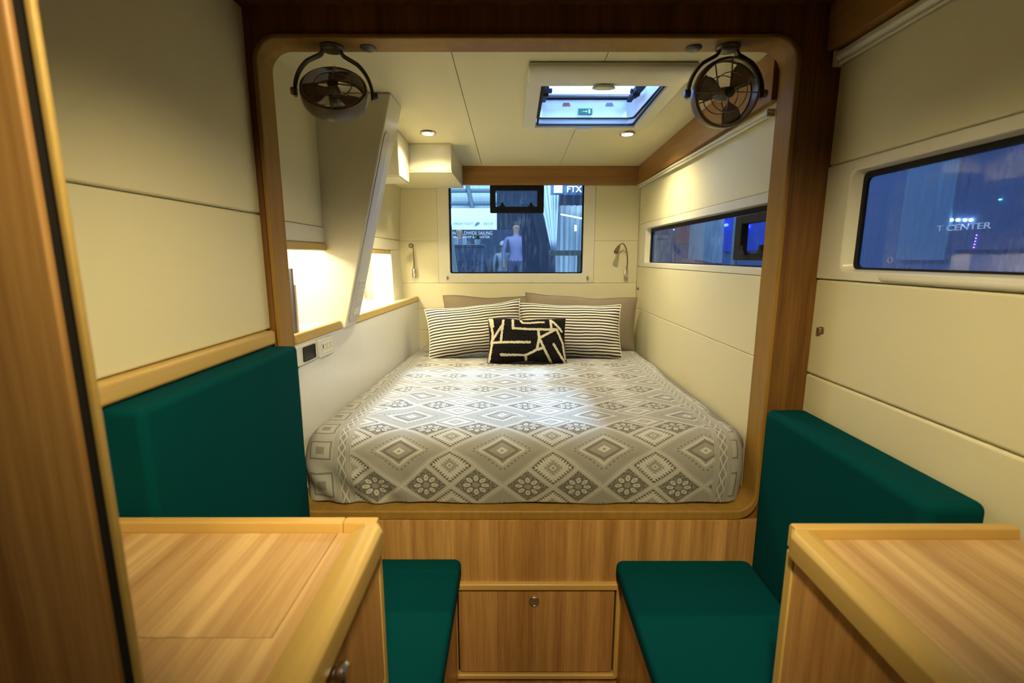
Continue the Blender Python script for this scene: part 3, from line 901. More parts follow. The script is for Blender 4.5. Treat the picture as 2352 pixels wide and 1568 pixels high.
# ---- fans
def fan(label, cx, tilt, swing, yaw):
    Yf = 1.335
    R, RR = 0.096, 0.081
    zc_ = 1.757
    t = thing('cabin_fan', label, 'fan', (cx, Yf, 1.870))
    top = 1.870
    finish('mount', lathe(bmesh.new(), [(0.030, 0.0), (0.031, -0.004), (0.027, -0.010), (0.016, -0.014)], (cx, Yf, top), 'Z', 28), M['fan_dark'], t)
    for s in (-1, 1):
        pts = [(cx + s * 0.022, Yf, top - 0.008), (cx + s * 0.027, Yf, top - 0.020), (cx + s * 0.045, Yf, top - 0.030)]
        for k in range(1, 9):
            a = math.radians(58 - 58 * k / 8)
            pts.append((cx + s * R * math.cos(a), Yf, zc_ + R * math.sin(a)))
        pts.append((cx + s * R * 1.0, Yf, zc_ - 0.012))
        bm = bmesh.new(); tube(bm, path(pts, 4), 0.0048, 10)
        for v in bm.verts: v.co.y = Yf + (v.co.y - Yf) * 2.3
        finish('yoke_arm', bm, M['fan_dark'], t)
        finish('pivot_knob', lathe(bmesh.new(), [(0.009, -0.006), (0.010, -0.004), (0.010, 0.008), (0.008, 0.010)], (cx + s * (R + 0.004), Yf, zc_), 'X', 18), M['fan'], t)
    # cage head: built about its own centre, then tilted
    head = D.objects.new('fan_head', None); COL.objects.link(head); head.parent = t
    head.location = (0, 0, zc_ - 1.870); head.rotation_euler = (math.radians(tilt), 0, 0)
    def hp(name, bm, mat, par=None, **k):
        o = finish(name, bm, mat, None, origin=(0, 0, 0), **k)
        o.parent = par or head
        return o
    hp('cage_rim', lathe_ring(RR, 0.0055, 0.038), M['fan'])
    for yy_ in (-0.020, 0.020):
        w = bmesh.new()
        tube(w, [((RR - 0.004) * math.cos(k * PI / 24), yy_, (RR - 0.004) * math.sin(k * PI / 24)) for k in range(48)], 0.0018, 6, closed=True)
        tube(w, [(0.046 * math.cos(k * PI / 18), yy_ * 1.35, 0.046 * math.sin(k * PI / 18)) for k in range(36)], 0.0014, 6, closed=True)
        for k in range(4):
            a = k * PI / 2 + (0.35 if yy_ > 0 else 0)
            tube(w, [(0.012 * math.cos(a), yy_ * 1.45, 0.012 * math.sin(a)), (0.046 * math.cos(a), yy_ * 1.35, 0.046 * math.sin(a)), (RR * math.cos(a), yy_, RR * math.sin(a))], 0.0019, 6)
        hp('guard', w, M['wire'])
    hp('front_badge', lathe(bmesh.new(), [(0.010, -0.034), (0.013, -0.032), (0.013, -0.027), (0.010, -0.025)], (0, 0, 0), 'Y', 24), M['fan_dark'])
    hp('motor', lathe(bmesh.new(), [(0.012, -0.006), (0.015, 0.0), (0.017, 0.006), (0.017, 0.034), (0.013, 0.040)], (0, 0, 0), 'Y', 24), M['fan_dark'])
    t.rotation_euler = (0, 0, math.radians(yaw))
    hub = hp('hub', lathe(bmesh.new(), [(0.008, -0.022), (0.014, -0.016), (0.016, -0.008)], (0, 0, 0), 'Y', 24), M['blade'])
    for k in range(3):
        a0 = math.radians(swing + k * 120)
        bm = bmesh.new(); grid = []
        for i in range(9):
            q = i / 8
            rad = 0.012 + q * 0.062
            wd = math.radians(12 + 34 * math.sin(min(1, q * 1.15) * PI * 0.72))
            row = []
            for j in range(7):
                s_ = j / 6 - 0.5
                ang = a0 + s_ * 2 * wd * 0.62
                row.append(bm.verts.new((rad * math.cos(ang), -0.012 + s_ * 0.018 * (1 - 0.3 * q), rad * math.sin(ang))))
            grid.append(row)
        for i in range(8):
            for j in range(6): bm.faces.new((grid[i][j], grid[i][j + 1], grid[i + 1][j + 1], grid[i + 1][j]))
        o = hp('blade', bm, M['blade'])
        s2 = o.modifiers.new('solid', 'SOLIDIFY'); s2.thickness = 0.0014
    return t


def lathe_ring(R, w, h):
    bm = bmesh.new(); n = 48
    prof = [(R - w * .5, -h / 2), (R + w * .3, -h / 2 + .001), (R + w * .6, -h / 4), (R + w * .6, h / 4), (R + w * .3, h / 2 - .001), (R - w * .5, h / 2), (R - w * .2, 0)]
    rows = []
    for k in range(n):
        c, s = math.cos(2 * PI * k / n), math.sin(2 * PI * k / n)
        rows.append([bm.verts.new((r * c, y, r * s)) for r, y in prof])
    m_ = len(prof)
    for k in range(n):
        for i in range(m_):
            bm.faces.new((rows[k][i], rows[k][(i + 1) % m_], rows[(k + 1) % n][(i + 1) % m_], rows[(k + 1) % n][i]))
    return bm


fan('smoky plastic cabin fan at the top left of the doorway, head tipped up', -0.464, -36, 200, 12)
fan('smoky plastic cabin fan at the top right of the doorway, head upright', 0.556, 10, 170, 0)
for x, lab in ((-0.372, 'small dark round cap under the doorway top, right of the left fan'), (0.470, 'small dark round cap under the doorway top, left of the right fan')):
    tag(finish('round_cap', lathe(bmesh.new(), [(0.020, 0.0), (0.021, -0.002), (0.015, -0.006), (0.006, -0.0075)], (x, 1.342, 1.870), 'Z', 24), M['fan_dark']), lab, 'cap')

# ================================================================== BED
bb = thing('bed_base', 'oak veneered bed base with a drop-down locker door', 'bed base', (0.03, 1.32, 0))
finish('front_panel', ring(bmesh.new(), rr(-0.664, 0.0, 0.824, 0.5715, 0.0001, 4), rr(-0.166, 0.055, 0.318, 0.355, 0.006, 4), 1.3005 - 0.018 + 0.0, 1.2995, 'Y'), M['veneer'], bb, smooth=False)
finish('door_surround', ring(bmesh.new(), rr(-0.184, 0.043, 0.330, 0.374, 0.014, 6), rr(-0.166, 0.060, 0.314, 0.352, 0.004, 6), 1.268, 1.2965, 'Y'), M['nosing_x'], bb, 0.005, 3)
ld = finish('locker_door', B((-0.1615, 1.276, 0.0645), (0.3095, 1.292, 0.3475)), M['veneer'], bb, 0.0012)
bm = lathe(bmesh.new(), [(0.0155, 0.0), (0.0155, -0.004), (0.0140, -0.006), (0.0120, -0.0045)], (0.067, 1.2755, 0.314), 'Y', 28)
rp = finish('ring_pull', bm, M['chrome'], ld)
finish('door_dark_gap', ring(bmesh.new(), rr(-0.166, 0.060, 0.314, 0.352, 0.002, 4), rr(-0.1645, 0.0615, 0.3125, 0.3505, 0.002, 4), 1.286, 1.296, 'Y'), M['dark'], bb, smooth=False)
struct(finish('trim_10', B((-0.664, 1.279, 0.0), (0.824, 1.2825, 0.006)), M['dark'])).hide_render = False

# mattress platform & mattress
struct(finish('trim_11', B((-0.640, 1.373, 0.575), (0.740, 2.784, 0.600)), M['veneer']))
mt = bmesh.new()
prism(mt, [(xl(1.373) + 0.014, 1.345), (0.700, 1.345), (0.7195, 1.42), (0.7195, 2.766), (xl(2.766) + 0.004, 2.766)], 0.6005, 0.808, 'Z')
tag(finish('mattress', mt, M['sheet'], bevel=0.03, seg=4), 'mattress in a dark grey sheet showing at the right edge of the bed', 'mattress')

# bedspread
def spread():
    bm = bmesh.new(); uvl = bm.loops.layers.uv.new('UVMap')
    NX, NT, NS = 150, 170, 30
    zb, zt, r = 0.6045, 0.824, 0.070
    # cross profile of the front: bulged drop, rounded shoulder, then the flat top
    prof = []
    drop = 0.162
    for k in range(NS + 1):
        q = k / NS
        prof.append((0.016 * (1 - math.sin(q * PI * 0.5)) * 1.0 - 0.004 * math.sin(q * PI), zb + q * (drop - 0.012)))
    y_s, z_s = prof[-1]
    for k in range(1, 19):
        a = PI / 2 * k / 18
        prof.append((y_s + r * (1 - math.cos(a)), z_s + (zt - z_s) * math.sin(a)))
    yend = 2.762 - 1.312
    y1 = prof[-1][0]
    nflat = NT - len(prof)
    for k in range(1, nflat + 1):
        prof.append((y1 + (yend - y1) * k / nflat, zt))
    arc = [0.0]
    for i in range(1, len(prof)):
        st_ = 0.82 if i <= NS else (1.32 if i <= NS + 18 else 1.0)          # the cloth is pulled taut down the front
        arc.append(arc[-1] + st_ * math.hypot(prof[i][0] - prof[i - 1][0], prof[i][1] - prof[i - 1][1]))
    verts = []
    for i in range(NX + 1):
        s = i / NX
        row = []
        for j, (dy, z) in enumerate(prof):
            yb = 1.312 + dy
            xa = xl(max(yb, 1.36)) + 0.004
            xb_ = 0.716
            if yb > 1.36:                       # right hand edge wanders, showing the sheet near the foot
                q = (yb - 1.36)
                xb_ = 0.716 - 0.030 * math.exp(-((yb - 1.50) / 0.075) ** 2) - 0.022 * math.exp(-((yb - 1.95) / 0.2) ** 2) + 0.004 * math.sin(q * 9)
            if yb < 1.40: xb_ = min(xb_, 0.7045)
            if yb < 1.40: xa = max(xa, -0.628)
            x = xa + (xb_ - xa) * s
            # rounded plan corners
            cr = 0.075
            yo = 0.0
            if x < xa + cr: yo = cr - math.sqrt(max(0, cr * cr - (xa + cr - x) ** 2))
            if x > xb_ - cr: yo = cr - math.sqrt(max(0, cr * cr - (x - (xb_ - cr)) ** 2))
            fade = max(0.0, 1 - dy / 0.9)
            y = yb + yo * 0.8 * fade
            # soft side shoulders
            e = min(x - xa, xb_ - x)
            zz = z
            if z > zb + 0.10:
                sh_ = max(0.0, 1 - e / 0.05)
                zz -= 0.035 * sh_ * sh_ * min(1, (z - zb - 0.10) / 0.1)
            w = mn.noise(Vector((x * 5, y * 4, z * 5))) * 0.006 + mn.noise(Vector((x * 14, y * 10, 3 + z * 10))) * 0.0022
            bt_ = min(1.0, max(0.0, (z - zb - 0.12) / (zt - zb - 0.12)))      # 0 on the drop, 1 on the top
            bt_ = bt_ * bt_ * (3 - 2 * bt_)
            zz += bt_ * (w + 0.004 * math.sin((x + 0.62) * PI / 1.33))
            # two soft folds on the left
            zz += bt_ * 0.011 * math.exp(-((x + 0.40 - (y - 1.6) * 0.25) / 0.035) ** 2) * math.exp(-((y - 1.65) / 0.22) ** 2)
            zz += bt_ * 0.006 * math.exp(-((x - 0.02 + (y - 1.45) * 0.9) / 0.03) ** 2) * math.exp(-((y - 1.45) / 0.10) ** 2)
            y += (1 - bt_) * w * 1.2
            if x < -0.25:
                y += (1 - bt_) * 0.007 * math.sin((x * 1.0 + z * 0.8) * 60) * min(1, (-0.25 - x) / 0.2) * max(0, 1 - (z - zb) / 0.22)
            zz += 0.005 * mn.noise(Vector((x * 6, 0, 0))) * max(0, 1 - (z - zb) / 0.05)
            zz = max(zz, 0.6015)
            y = max(y, 1.306)
            row.append((bm.verts.new((x, y, zz)), x, arc[j]))
        verts.append(row)
    for i in range(NX):
        for j in range(len(prof) - 1):
            q = (verts[i][j], verts[i + 1][j], verts[i + 1][j + 1], verts[i][j + 1])
            f = bm.faces.new([k[0] for k in q])
            for lp_, k in zip(f.loops, q): lp_[uvl].uv = (k[1], k[2])
    return bm


bm = spread()
bs = finish('bedspread', bm, M['spread'])
sd = bs.modifiers.new('solid', 'SOLIDIFY'); sd.thickness = 0.003; sd.offset = -1
tag(bs, 'grey and cream woven bedspread with diamond and flower pattern over the bed', 'bedspread')


# ---- pillows
def pillow(name, label, group, w, h, t, loc, rot, mat, seed, p=2.6, ear=0.05, crease=0.006):
    bm = bmesh.new(); uvl = bm.loops.layers.uv.new('UVMap')
    nu, nv = 44, 30
    random.seed(seed); sx = random.random() * 20
    def pos(i, j, side):
        u, v = i / nu * 2 - 1, j / nv * 2 - 1
        cu, cv = 1 - abs(u) ** p, 1 - abs(v) ** p
        pin_x = 1 - ear * (1 - v * v) * 1.0 * abs(u) ** 2
        pin_y = 1 - ear * 1.3 * (1 - u * u) * abs(v) ** 2
        x = w / 2 * u * pin_x; z = h / 2 * (v * pin_y)
        th = (max(cu, 0) * max(cv, 0)) ** 0.55 * t / 2
        n = mn.noise(Vector((x * 9 + sx, z * 9, side * 3))) * crease + mn.noise(Vector((x * 22 + sx, z * 14, side * 7))) * crease * 0.4
        edge = min(1.0, 3.0 * max(cu, 0) * max(cv, 0))
        y = side * (th + n * edge) + mn.noise(Vector((u * 2 + sx, v * 2, 0))) * 0.006
        z += mn.noise(Vector((u * 1.6 + sx, 4, v))) * 0.010 * abs(v)
        return (x, y, z + h / 2)
    fr, ba = {}, {}
    for i in range(nu + 1):
        for j in range(nv + 1):
            fr[i, j] = bm.verts.new(pos(i, j, -1))
            if i in (0, nu) or j in (0, nv): ba[i, j] = fr[i, j]
            else: ba[i, j] = bm.verts.new(pos(i, j, 1))
    for i in range(nu):
        for j in range(nv):
            for dct, fl in ((fr, 0), (ba, 1)):
                ks = ((i, j), (i + 1, j), (i + 1, j + 1), (i, j + 1))
                if fl: ks = ks[::-1]
                f = bm.faces.new([dct[k] for k in ks])
                for lp_, k in zip(f.loops, ks): lp_[uvl].uv = (k[0] / nu, k[1] / nv)
    o = finish(name, bm, mat, origin=(0, 0, 0), angle=80)
    # the seam piping
    pb = bmesh.new()
    seam = [pos(i, 0, -1) for i in range(0, nu, 2)] + [pos(nu, j, -1) for j in range(0, nv, 2)] + [pos(i, nv, -1) for i in range(nu, 0, -2)] + [pos(0, j, -1) for j in range(nv, 0, -2)]
    tube(pb, seam, 0.0022, 6, closed=True)
    s_ = finish('seam_edge', pb, M['taupe'] if mat is M['taupe'] else (M['fan_dark'] if mat is M['tufted'] else M['taupe']), None, origin=(0, 0, 0))
    if mat is M['stripe']: s_.data.materials[0] = M['gel']
    s_.parent = o
    o.location = loc; o.rotation_euler = [math.radians(a) for a in rot]
    return tag(o, label, 'pillow', group)


ZB = 0.829
pillow('sleeping_pillow', 'plain taupe sleeping pillow at the back, left of the two', 'plain taupe pillows', 0.62, 0.292, 0.085, (-0.085, 2.680, ZB), (-6, 0, 0), M['taupe'], 1)
pillow('sleeping_pillow', 'plain taupe sleeping pillow at the back right with a raised corner', 'plain taupe pillows', 0.62, 0.300, 0.095, (0.370, 2.570, ZB+0.002), (-9, 2.5, 0), M['taupe'], 2)
pillow('striped_pillow', 'black and cream striped pillow on the left, tilted up to the right', 'striped pillows', 0.500, 0.270, 0.120, (-0.178, 2.385, ZB + 0.010), (-20, -6, 2), M['stripe'], 3, ear=0.06)
pillow('striped_pillow', 'black and cream striped pillow on the right, lying level', 'striped pillows', 0.535, 0.280, 0.120, (0.295, 2.380, ZB + 0.002), (-20, 1, -1), M['stripe'], 4, ear=0.05)
pillow('throw_pillow', 'small black throw pillow with a tufted line pattern in front', None, 0.385, 0.228, 0.100, (0.073, 2.240, ZB + 0.001), (-24, 0, 0), M['tufted'], 5, ear=0.05)

# ================================================================== SEATS
def cushion(name, label, lo, hi, bev, rx=None):
    bm = bmesh.new()
    nx = [max(1, int((hi[k] - lo[k]) / 0.05)) for k in range(3)]
    o = finish(name, B(lo, hi), M['teal'], bevel=bev, seg=6)
    tag(o, label, 'cushion')
    # piping seam round the top edge
    return o


def seat(name, label, pts, z0, z1, bev):
    bm = prism(bmesh.new(), pts, z0, z1, 'Z')
    return tag(finish(name, bm, M['teal'], bevel=bev, seg=5), label, 'cushion')


seat('seat_cushion', 'teal seat cushion on the left bench', rr(-0.585, 0.72, -0.150, 1.2815, 0.022, 6), 0.400, 0.455, 0.014)
seat('seat_cushion', 'teal seat cushion on the right bench', rr(0.308, 0.72, 0.705, 1.2815, 0.022, 6), 0.400, 0.450, 0.014)
cushion('back_cushion', 'tall teal back cushion on the left bench', (-0.664, 0.722, 0.400), (-0.588, 1.281, 1.098), 0.013)
cushion('back_cushion', 'teal back cushion on the right bench, lower than the left one', (0.712, 0.752, 0.400), (0.824, 1.281, 0.918), 0.018)
for (x0, x1, lab, ed) in ((-0.664, -0.168, 'oak veneered bench base under the left seat cushion', -0.168), (0.326, 0.824, 'oak veneered bench base under the right seat cushion', 0.326)):
    t = thing('bench_base', lab, 'bench', ((x0 + x1) / 2, 1.0, 0))
    s = 1 if ed > 0 else -1
    a, b_ = sorted((ed, ed + 0.018 * s))
    finish('side_panel', B((a, 0.72, 0.0), (b_, 1.2815, 0.388)), M['veneer_y'], t, 0.001)
    xa, xc = sorted((ed + 0.018 * s, x1 if s > 0 else x0))
    finish('carcass', B((xa, 0.73, 0.0), (xc, 1.28, 0.388)), M['veneer_y'], t)
    a, b_ = sorted((ed - 0.001 * s, x1 if s > 0 else x0))
    finish('seat_board', B((a, 0.72, 0.389), (b_, 1.2815, 0.3995)), M['nosing'], t, 0.001)

# ================================================================== CABINETS
def cabinet(side):
    L = side < 0
    xe = -0.203 if L else 0.428          # inner nosing edge
    xo = -0.665 if L else 0.824
    y0, y1 = 0.365, 0.712 if L else 0.694
    s = -1 if L else 1                    # outward direction
    t = thing('galley_cabinet', 'oak cabinet at the lower left with a flush lid in its top' if L else 'oak cabinet at the lower right with a plain raised-edge top', 'cabinet', ((xe + xo) / 2, (y0 + y1) / 2, 0))
    xi = xe + s * 0.010
    zt = 0.904
    fx0, fx1 = (xi + s * 0.017, xo)
    a, b_ = sorted((xi + s * 0.018, xo))
    finish('carcass', B((a, y0, 0.0), (b_, y1 - 0.008, 0.886)), M['veneer_y'], t)
    # side facing the gangway: corner stile, door above, drawer panel below, dark joints
    a, b_ = sorted((xi, xi + s * 0.018))
    finish('corner_stile', B((a, y1 - 0.026, 0.0), (b_, y1 - 0.006, 0.880)), M['nosing'], t, 0.003)
    dr = finish('cabinet_door', B((a, y0, 0.645), (b_, y1 - 0.0285, 0.877)), M['veneer_y'], t, 0.0012)
    finish('cabinet_door', B((a, y0, 0.06), (b_, y1 - 0.0285, 0.641)), M['veneer_y'], t, 0.0012)
    if L:
        kb = lathe(bmesh.new(), [(0.0085, 0.0), (0.0085, 0.008), (0.013, 0.012), (0.0135, 0.018), (0.010, 0.022)], (xi, 0.478, 0.858), 'X', 24)
        finish('knob', kb, M['chrome'], dr)
    # top: veneer field, lid, nosing along the gangway and the far side
    zf = 0.906
    nw = 0.052
    xa, xb_ = sorted((xe + s * (nw - 0.004), xo + (0 if L else -0.001)))
    bw = 0.024
    if L:
        lid = (-0.640, 0.478, -0.277, 0.7)
        finish('top_panel', box(box(bmesh.new(), (xa, y0, 0.887), (xb_, 0.4772, zf)), (-0.2758, 0.4772, 0.887), (xb_, y1 - bw, zf)), M['table'], t, smooth=False)
        finish('lid', B((xa, 0.4787, 0.887), (-0.2772, y1 - bw - 0.0005, zf)), M['table'], t, 0.0005)
    else:
        finish('top_panel', B((xa, y0, 0.887), (xb_, y1 - bw, zf)), M['table'], t, 0.0005)
    # nosing: outer vertical face, flat crown, inner slope
    c = 0.030                                           # plan chamfer at the far corner
    ztop = 0.922
    def P(k):       # profile across nosing: (inward distance from edge, z)
        return [(0.0, 0.880), (0.0, 0.914), (0.006, 0.921), (0.026, ztop), (nw, zf + 0.0005), (nw, 0.884)][k]
    bm = bmesh.new()
    secs = []
    # three stations: near end, chamfer start, chamfer end (mitred)
    st = []
    for yy_ in (y0, y1 - c):
        st.append([(xe + s * P(k)[0], yy_, P(k)[1]) for k in range(6)])
    rows = []
    for q in st: rows.append([bm.verts.new(p) for p in q])
    # corner station
    cor = [(xe + s * c * 0.45, y1 - 0.006, 0.880), (xe + s * c * 0.45, y1 - 0.006, 0.914), (xe + s * (c * 0.45 + 0.005), y1 - 0.011, 0.921),
           (xe + s * 0.034, y1 - 0.020, ztop), (xe + s * nw, y1 - bw, zf + 0.0005), (xe + s * nw, y1 - bw, 0.884)]
    rows.append([bm.verts.new(p) for p in cor])
    for i in range(2):
        for k in range(6):
            bm.faces.new((rows[i][k], rows[i][(k + 1) % 6], rows[i + 1][(k + 1) % 6], rows[i + 1][k]))
    bm.faces.new(rows[0])
    bm.faces.new(rows[-1])
    finish('edge_nosing', bm, M['nosing'], t, 0.0025, 3, angle=50)
    # rear fiddle rail, full width behind the top
    xr0, xr1 = xe + s * c * 0.45, (xo if L else 0.790)
    spl = [xr0, xr1] if not L else [xr0, xe + s * 0.066, xr1]
    for i in range(len(spl) - 1):
        a, b_ = sorted((spl[i] + (s * 0.0006 if i else 0), spl[i + 1]))
        bm = bmesh.new()
        prism(bm, [(y1, 0.880), (y1, 0.917), (y1 - 0.004, ztop), (y1 - bw + 0.004, ztop), (y1 - bw + 0.001, zf), (y1 - bw + 0.001, 0.884)], a, b_, 'X')
        finish('fiddle_rail', bm, M['nosing_x'], t, 0.0025, 3)
    return t


cabinet(-1)
cabinet(1)

# ================================================================== WALL FITTINGS, BOOKS
def on_left(y, z0, z1, w, lab, name, kind):
    # plates stand on the tapered white lower wall
    ang = math.atan2(0.086, 1.41)
    x = xl(y)
    t = thing(name, lab, 'switch' if kind else 'socket', (x, y, z0), None)
    t.rotation_euler = (0, 0, -ang)
    def loc(n, bm, mat, par=None, **k):
        o = finish(n, bm, mat, None, origin=(0, 0, 0), **k); o.parent = par or t; return o
    h = z1 - z0
    loc('cover_plate', prism(bmesh.new(), rr(-w / 2, 0, w / 2, h, 0.006, 5), 0.0005, 0.0085, 'X'), M['white'], bevel=0.002, seg=3)
    if kind:
        loc('display', prism(bmesh.new(), rr(-w * 0.20, h * 0.14, w * 0.36, h * 0.86, 0.002, 4), 0.0085, 0.0105, 'X'), M['screen'], bevel=0.0008)
        loc('display_rim', ring(bmesh.new(), rr(-w * 0.22, h * 0.12, w * 0.40, h * 0.88, 0.004, 4), rr(-w * 0.20, h * 0.14, w * 0.36, h * 0.86, 0.002, 4), 0.0085, 0.0115, 'X'), M['black'], bevel=0.0005)
    else:
        ins = loc('socket_insert', prism(bmesh.new(), rr(-w * 0.36, h * 0.38, w * 0.40, h * 0.78, 0.001, 3), 0.0085, 0.0098, 'X'), M['gel'], bevel=0.0004)
        bm = bmesh.new()
        box(bm, (0.0098, -w * 0.30, h * 0.48), (0.0102, -w * 0.25, h * 0.70))
        for cy in (-0.04, 0.24):
            for (dy, dz) in ((-0.05, 0.64), (0.05, 0.64), (0.0, 0.50)):
                box(bm, (0.0098, w * (cy + dy) - 0.001, h * dz - 0.0022), (0.0102, w * (cy + dy) + 0.001, h * dz + 0.0022))
        loc('socket_holes', bm, M['black'], ins, smooth=False)
        loc('lower_strip', prism(bmesh.new(), rr(-w * 0.36, h * 0.14, w * 0.42, h * 0.34, 0.001, 3), 0.0085, 0.0092, 'X'), M['gel'], bevel=0.0004)
    return t


on_left(1.415, 1.020, 1.078, 0.125, 'white framed control panel with dark screen below the oak ledge', 'control_panel', True)
on_left(1.548, 1.016, 1.074, 0.105, 'white double power socket right of the dark-screen control panel', 'power_socket', False)

for i, (y, h, th, c, lab) in enumerate(((1.3535, 0.225, 0.014, (0.05, 0.045, 0.06), 'tall dark-covered book at the near end of the lit niche'),
                                      (1.3690, 0.175, 0.010, (0.55, 0.42, 0.28), 'shorter tan-covered book beside the tall dark book in the niche'))):
    pass
for i, (y, h, th, c, lab) in enumerate(((1.4650, 0.200, 0.012, (0.06, 0.055, 0.075), 'tall dark book standing at the near end of the lit niche'),
                                        (1.4790, 0.150, 0.009, (0.60, 0.45, 0.28), 'shorter tan book beside the tall dark book in the niche'))):
    t = thing('book', lab, 'book', (-0.70, y, 1.102), 'books in the niche')
    mc = flat('book_cover_' + str(i), c, 0.5, fine=0.3, fs=300)
    bm = bmesh.new()
    box(bm, (-0.815, y - th / 2, 1.1025), (-0.672, y - th / 2 + 0.0015, 1.1025 + h)); box(bm, (-0.815, y + th / 2 - 0.0015, 1.1025), (-0.672, y + th / 2, 1.1025 + h))
    box(bm, (-0.674, y - th / 2, 1.1025), (-0.672, y + th / 2, 1.1025 + h))
    finish('cover', bm, mc, t, 0.0005)
    finish('pages', B((-0.812, y - th / 2 + 0.0016, 1.105), (-0.6745, y + th / 2 - 0.0016, 1.100 + h)), M['paper'], t)

# ================================================================== FOREGROUND DOOR AND JAMB
struct(finish('trim_12', B((-0.3315, 0.3565, 0.0), (-0.325, 0.362, 1.948)), M['nosing'], bevel=0.002, seg=3))
dd = struct(finish('door_1', B((-0.662, 0.3545, 0.005), (-0.3412, 0.362, 1.945)), M['veneer'], bevel=0.002))
struct(finish('trim_13', B((-0.3410, 0.3590, 0.0), (-0.3317, 0.3615, 1.948)), M['dark']))

# ================================================================== OUTSIDE: THE SHOW HALL
def pm(name, c, r=0.6): return flat(name, c, r)


OW = pm('pale_booth_fabric', (0.62, 0.78, 0.82))
ON = pm('navy_backdrop', (0.02, 0.045, 0.12))
OB = pm('blue_carpet', (0.03, 0.09, 0.25))
OG = pm('grey_deck', (0.22, 0.26, 0.26))
OWH = flat('white_sheet_fabric', (0.75, 0.85, 0.88), 0.7)
SIGN = flat('backlit_sign', (0.8, 0.9, 0.9), 0.5, emis=(0.42, 0.78, 0.86), es=0.22)
SIGNW = flat('lit_white_letters', (0.9, 0.9, 0.9), 0.5, emis=(0.75, 0.88, 1.0), es=1.0)
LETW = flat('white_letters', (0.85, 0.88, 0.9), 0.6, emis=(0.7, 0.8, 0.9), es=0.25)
LETG = flat('grey_letters', (0.16, 0.24, 0.30), 0.7)
BULB = flat('hall_bulb', (1, 1, 1), emis=(0.7, 0.9, 1.0), es=12)

struct(finish('floor', B((-8, 2.95, 0.30), (12, 16, 0.35)), OB)).name = 'floor_2'
struct(finish('wall_back', B((-8, 15.5, 0.35), (12, 15.6, 6)), ON)).name = 'wall_back_2'


def rct(name, px0, py0, px1, py1, Y, mat, parent=None, th=0.03, bev=0.0):
    a, b_ = at(px0, py0, Y), at(px1, py1, Y)
    return finish(name, B((min(a[0], b_[0]), Y, min(a[2], b_[2])), (max(a[0], b_[0]), Y + th, max(a[2], b_[2]))), mat, parent, bev)


R90 = (PI / 2, 0, 0)
# booth with header sign
bt = thing('show_booth', 'pale fabric exhibition booth with a lit header sign seen through the back window', 'booth', (-0.9, 8.0, 0.35))
rct('booth_header', 1036, 478, 1141, 527, 8.0, SIGN, bt, 0.12)
hd = bt.children[-1]
p = at(1088, 512, 7.985)
text('header_lettering', 'DREAM YACHT', 0.052, at(1064, 513, 7.985), R90, LETG, hd, 0.001, sx=0.92)
text('header_lettering', 'GROUP', 0.052, at(1121, 513, 7.985), R90, LETG, hd, 0.001, sx=0.92)
def leaf(cx, cz, s, y, par, mat):
    bm = bmesh.new(); pts = []
    for k in range(11): u = k / 10; pts.append((cx + s * (u - 0.5), cz + s * (0.28 * math.sin(u * PI) ** 0.8 + (u - 0.5) * 0.45)))
    for k in range(9, 0, -1): u = k / 10; pts.append((cx + s * (u - 0.5), cz + s * (-0.16 * math.sin(u * PI) + (u - 0.5) * 0.45)))
    prism(bm, pts, y - 0.004, y, 'Y')
    return finish('leaf_emblem', bm, mat, par)
p = at(1096, 514, 7.985); leaf(p[0], p[2], 0.095, 7.985, hd, LETG)
rct('booth_canopy', 1036, 425, 1141, 480, 9.2, OW, bt, 0.05)
for yv in (438, 467):
    a, b_ = at(1036, yv, 8.9), at(1141, yv, 8.9)
    finish('canopy_rail', tube(bmesh.new(), [a, b_], 0.035, 8), LETG, bt)
finish('canopy_mast', tube(bmesh.new(), [at(1074, 426, 8.8), at(1085, 478, 8.8)], 0.04, 8), LETG, bt)
rct('back_panel', 1036, 527, 1200, 600, 9.6, ON, bt, 0.05)
bp = bt.children[-1]
p = at(1094, 535.5, 9.59); text('panel_lettering', 'WORLDWIDE SAILING', 0.098, (p[0] - 0.08, p[1], p[2]), R90, LETW, bp, 0.001, sx=0.80)
p = at(1094, 544.5, 9.59); text('panel_lettering', 'MEMBERSHIP & CHARTER', 0.066, (p[0] - 0.10, p[1], p[2]), R90, LETW, bp, 0.001, sx=0.98)
# reception counter
ct = thing('reception_counter', 'white reception counter with grey lettering behind the back window', 'counter', (-0.42, 4.6, 0.35))
a, b_ = at(1044, 568, 4.6), at(1105, 640, 4.6)
finish('counter_front', B((a[0], 4.6, 0.35), (b_[0], 4.95, a[2])), pm('blue_white_laminate', (0.35, 0.48, 0.62)), ct, 0.004)
finish('counter_top', B((a[0] - 0.03, 4.57, a[2] + 0.001), (b_[0] + 0.03, 4.98, a[2] + 0.028)), LETG, ct, 0.004)
cf = ct.children[0]
p = at(1076, 605, 4.595); text('counter_lettering', 'DREAM YACHT', 0.072, (p[0] - 0.02, 4.598, p[2]), R90, LETG, cf, 0.0008, sx=0.8)
p = at(1062, 619, 4.595); text('counter_lettering', 'GROUP', 0.072, (p[0] - 0.025, 4.598, p[2]), R90, LETG, cf, 0.0008, sx=0.8)
leaf(at(1090, 619, 4.6)[0], at(1090, 621, 4.6)[2], 0.07, 4.598, cf, LETG)
for px in (1042, 1062):
    o = rct('brochure_holder', px, 548, px + 9, 565, 4.75, OWH, None, 0.05, 0.004)
    o.location.z = at(1044, 568, 4.6)[2] + 0.029
    tag(o, 'small white brochure holder on the counter, ' + ('left one' if px < 1050 else 'right one'), 'brochure holder', 'brochure holders')
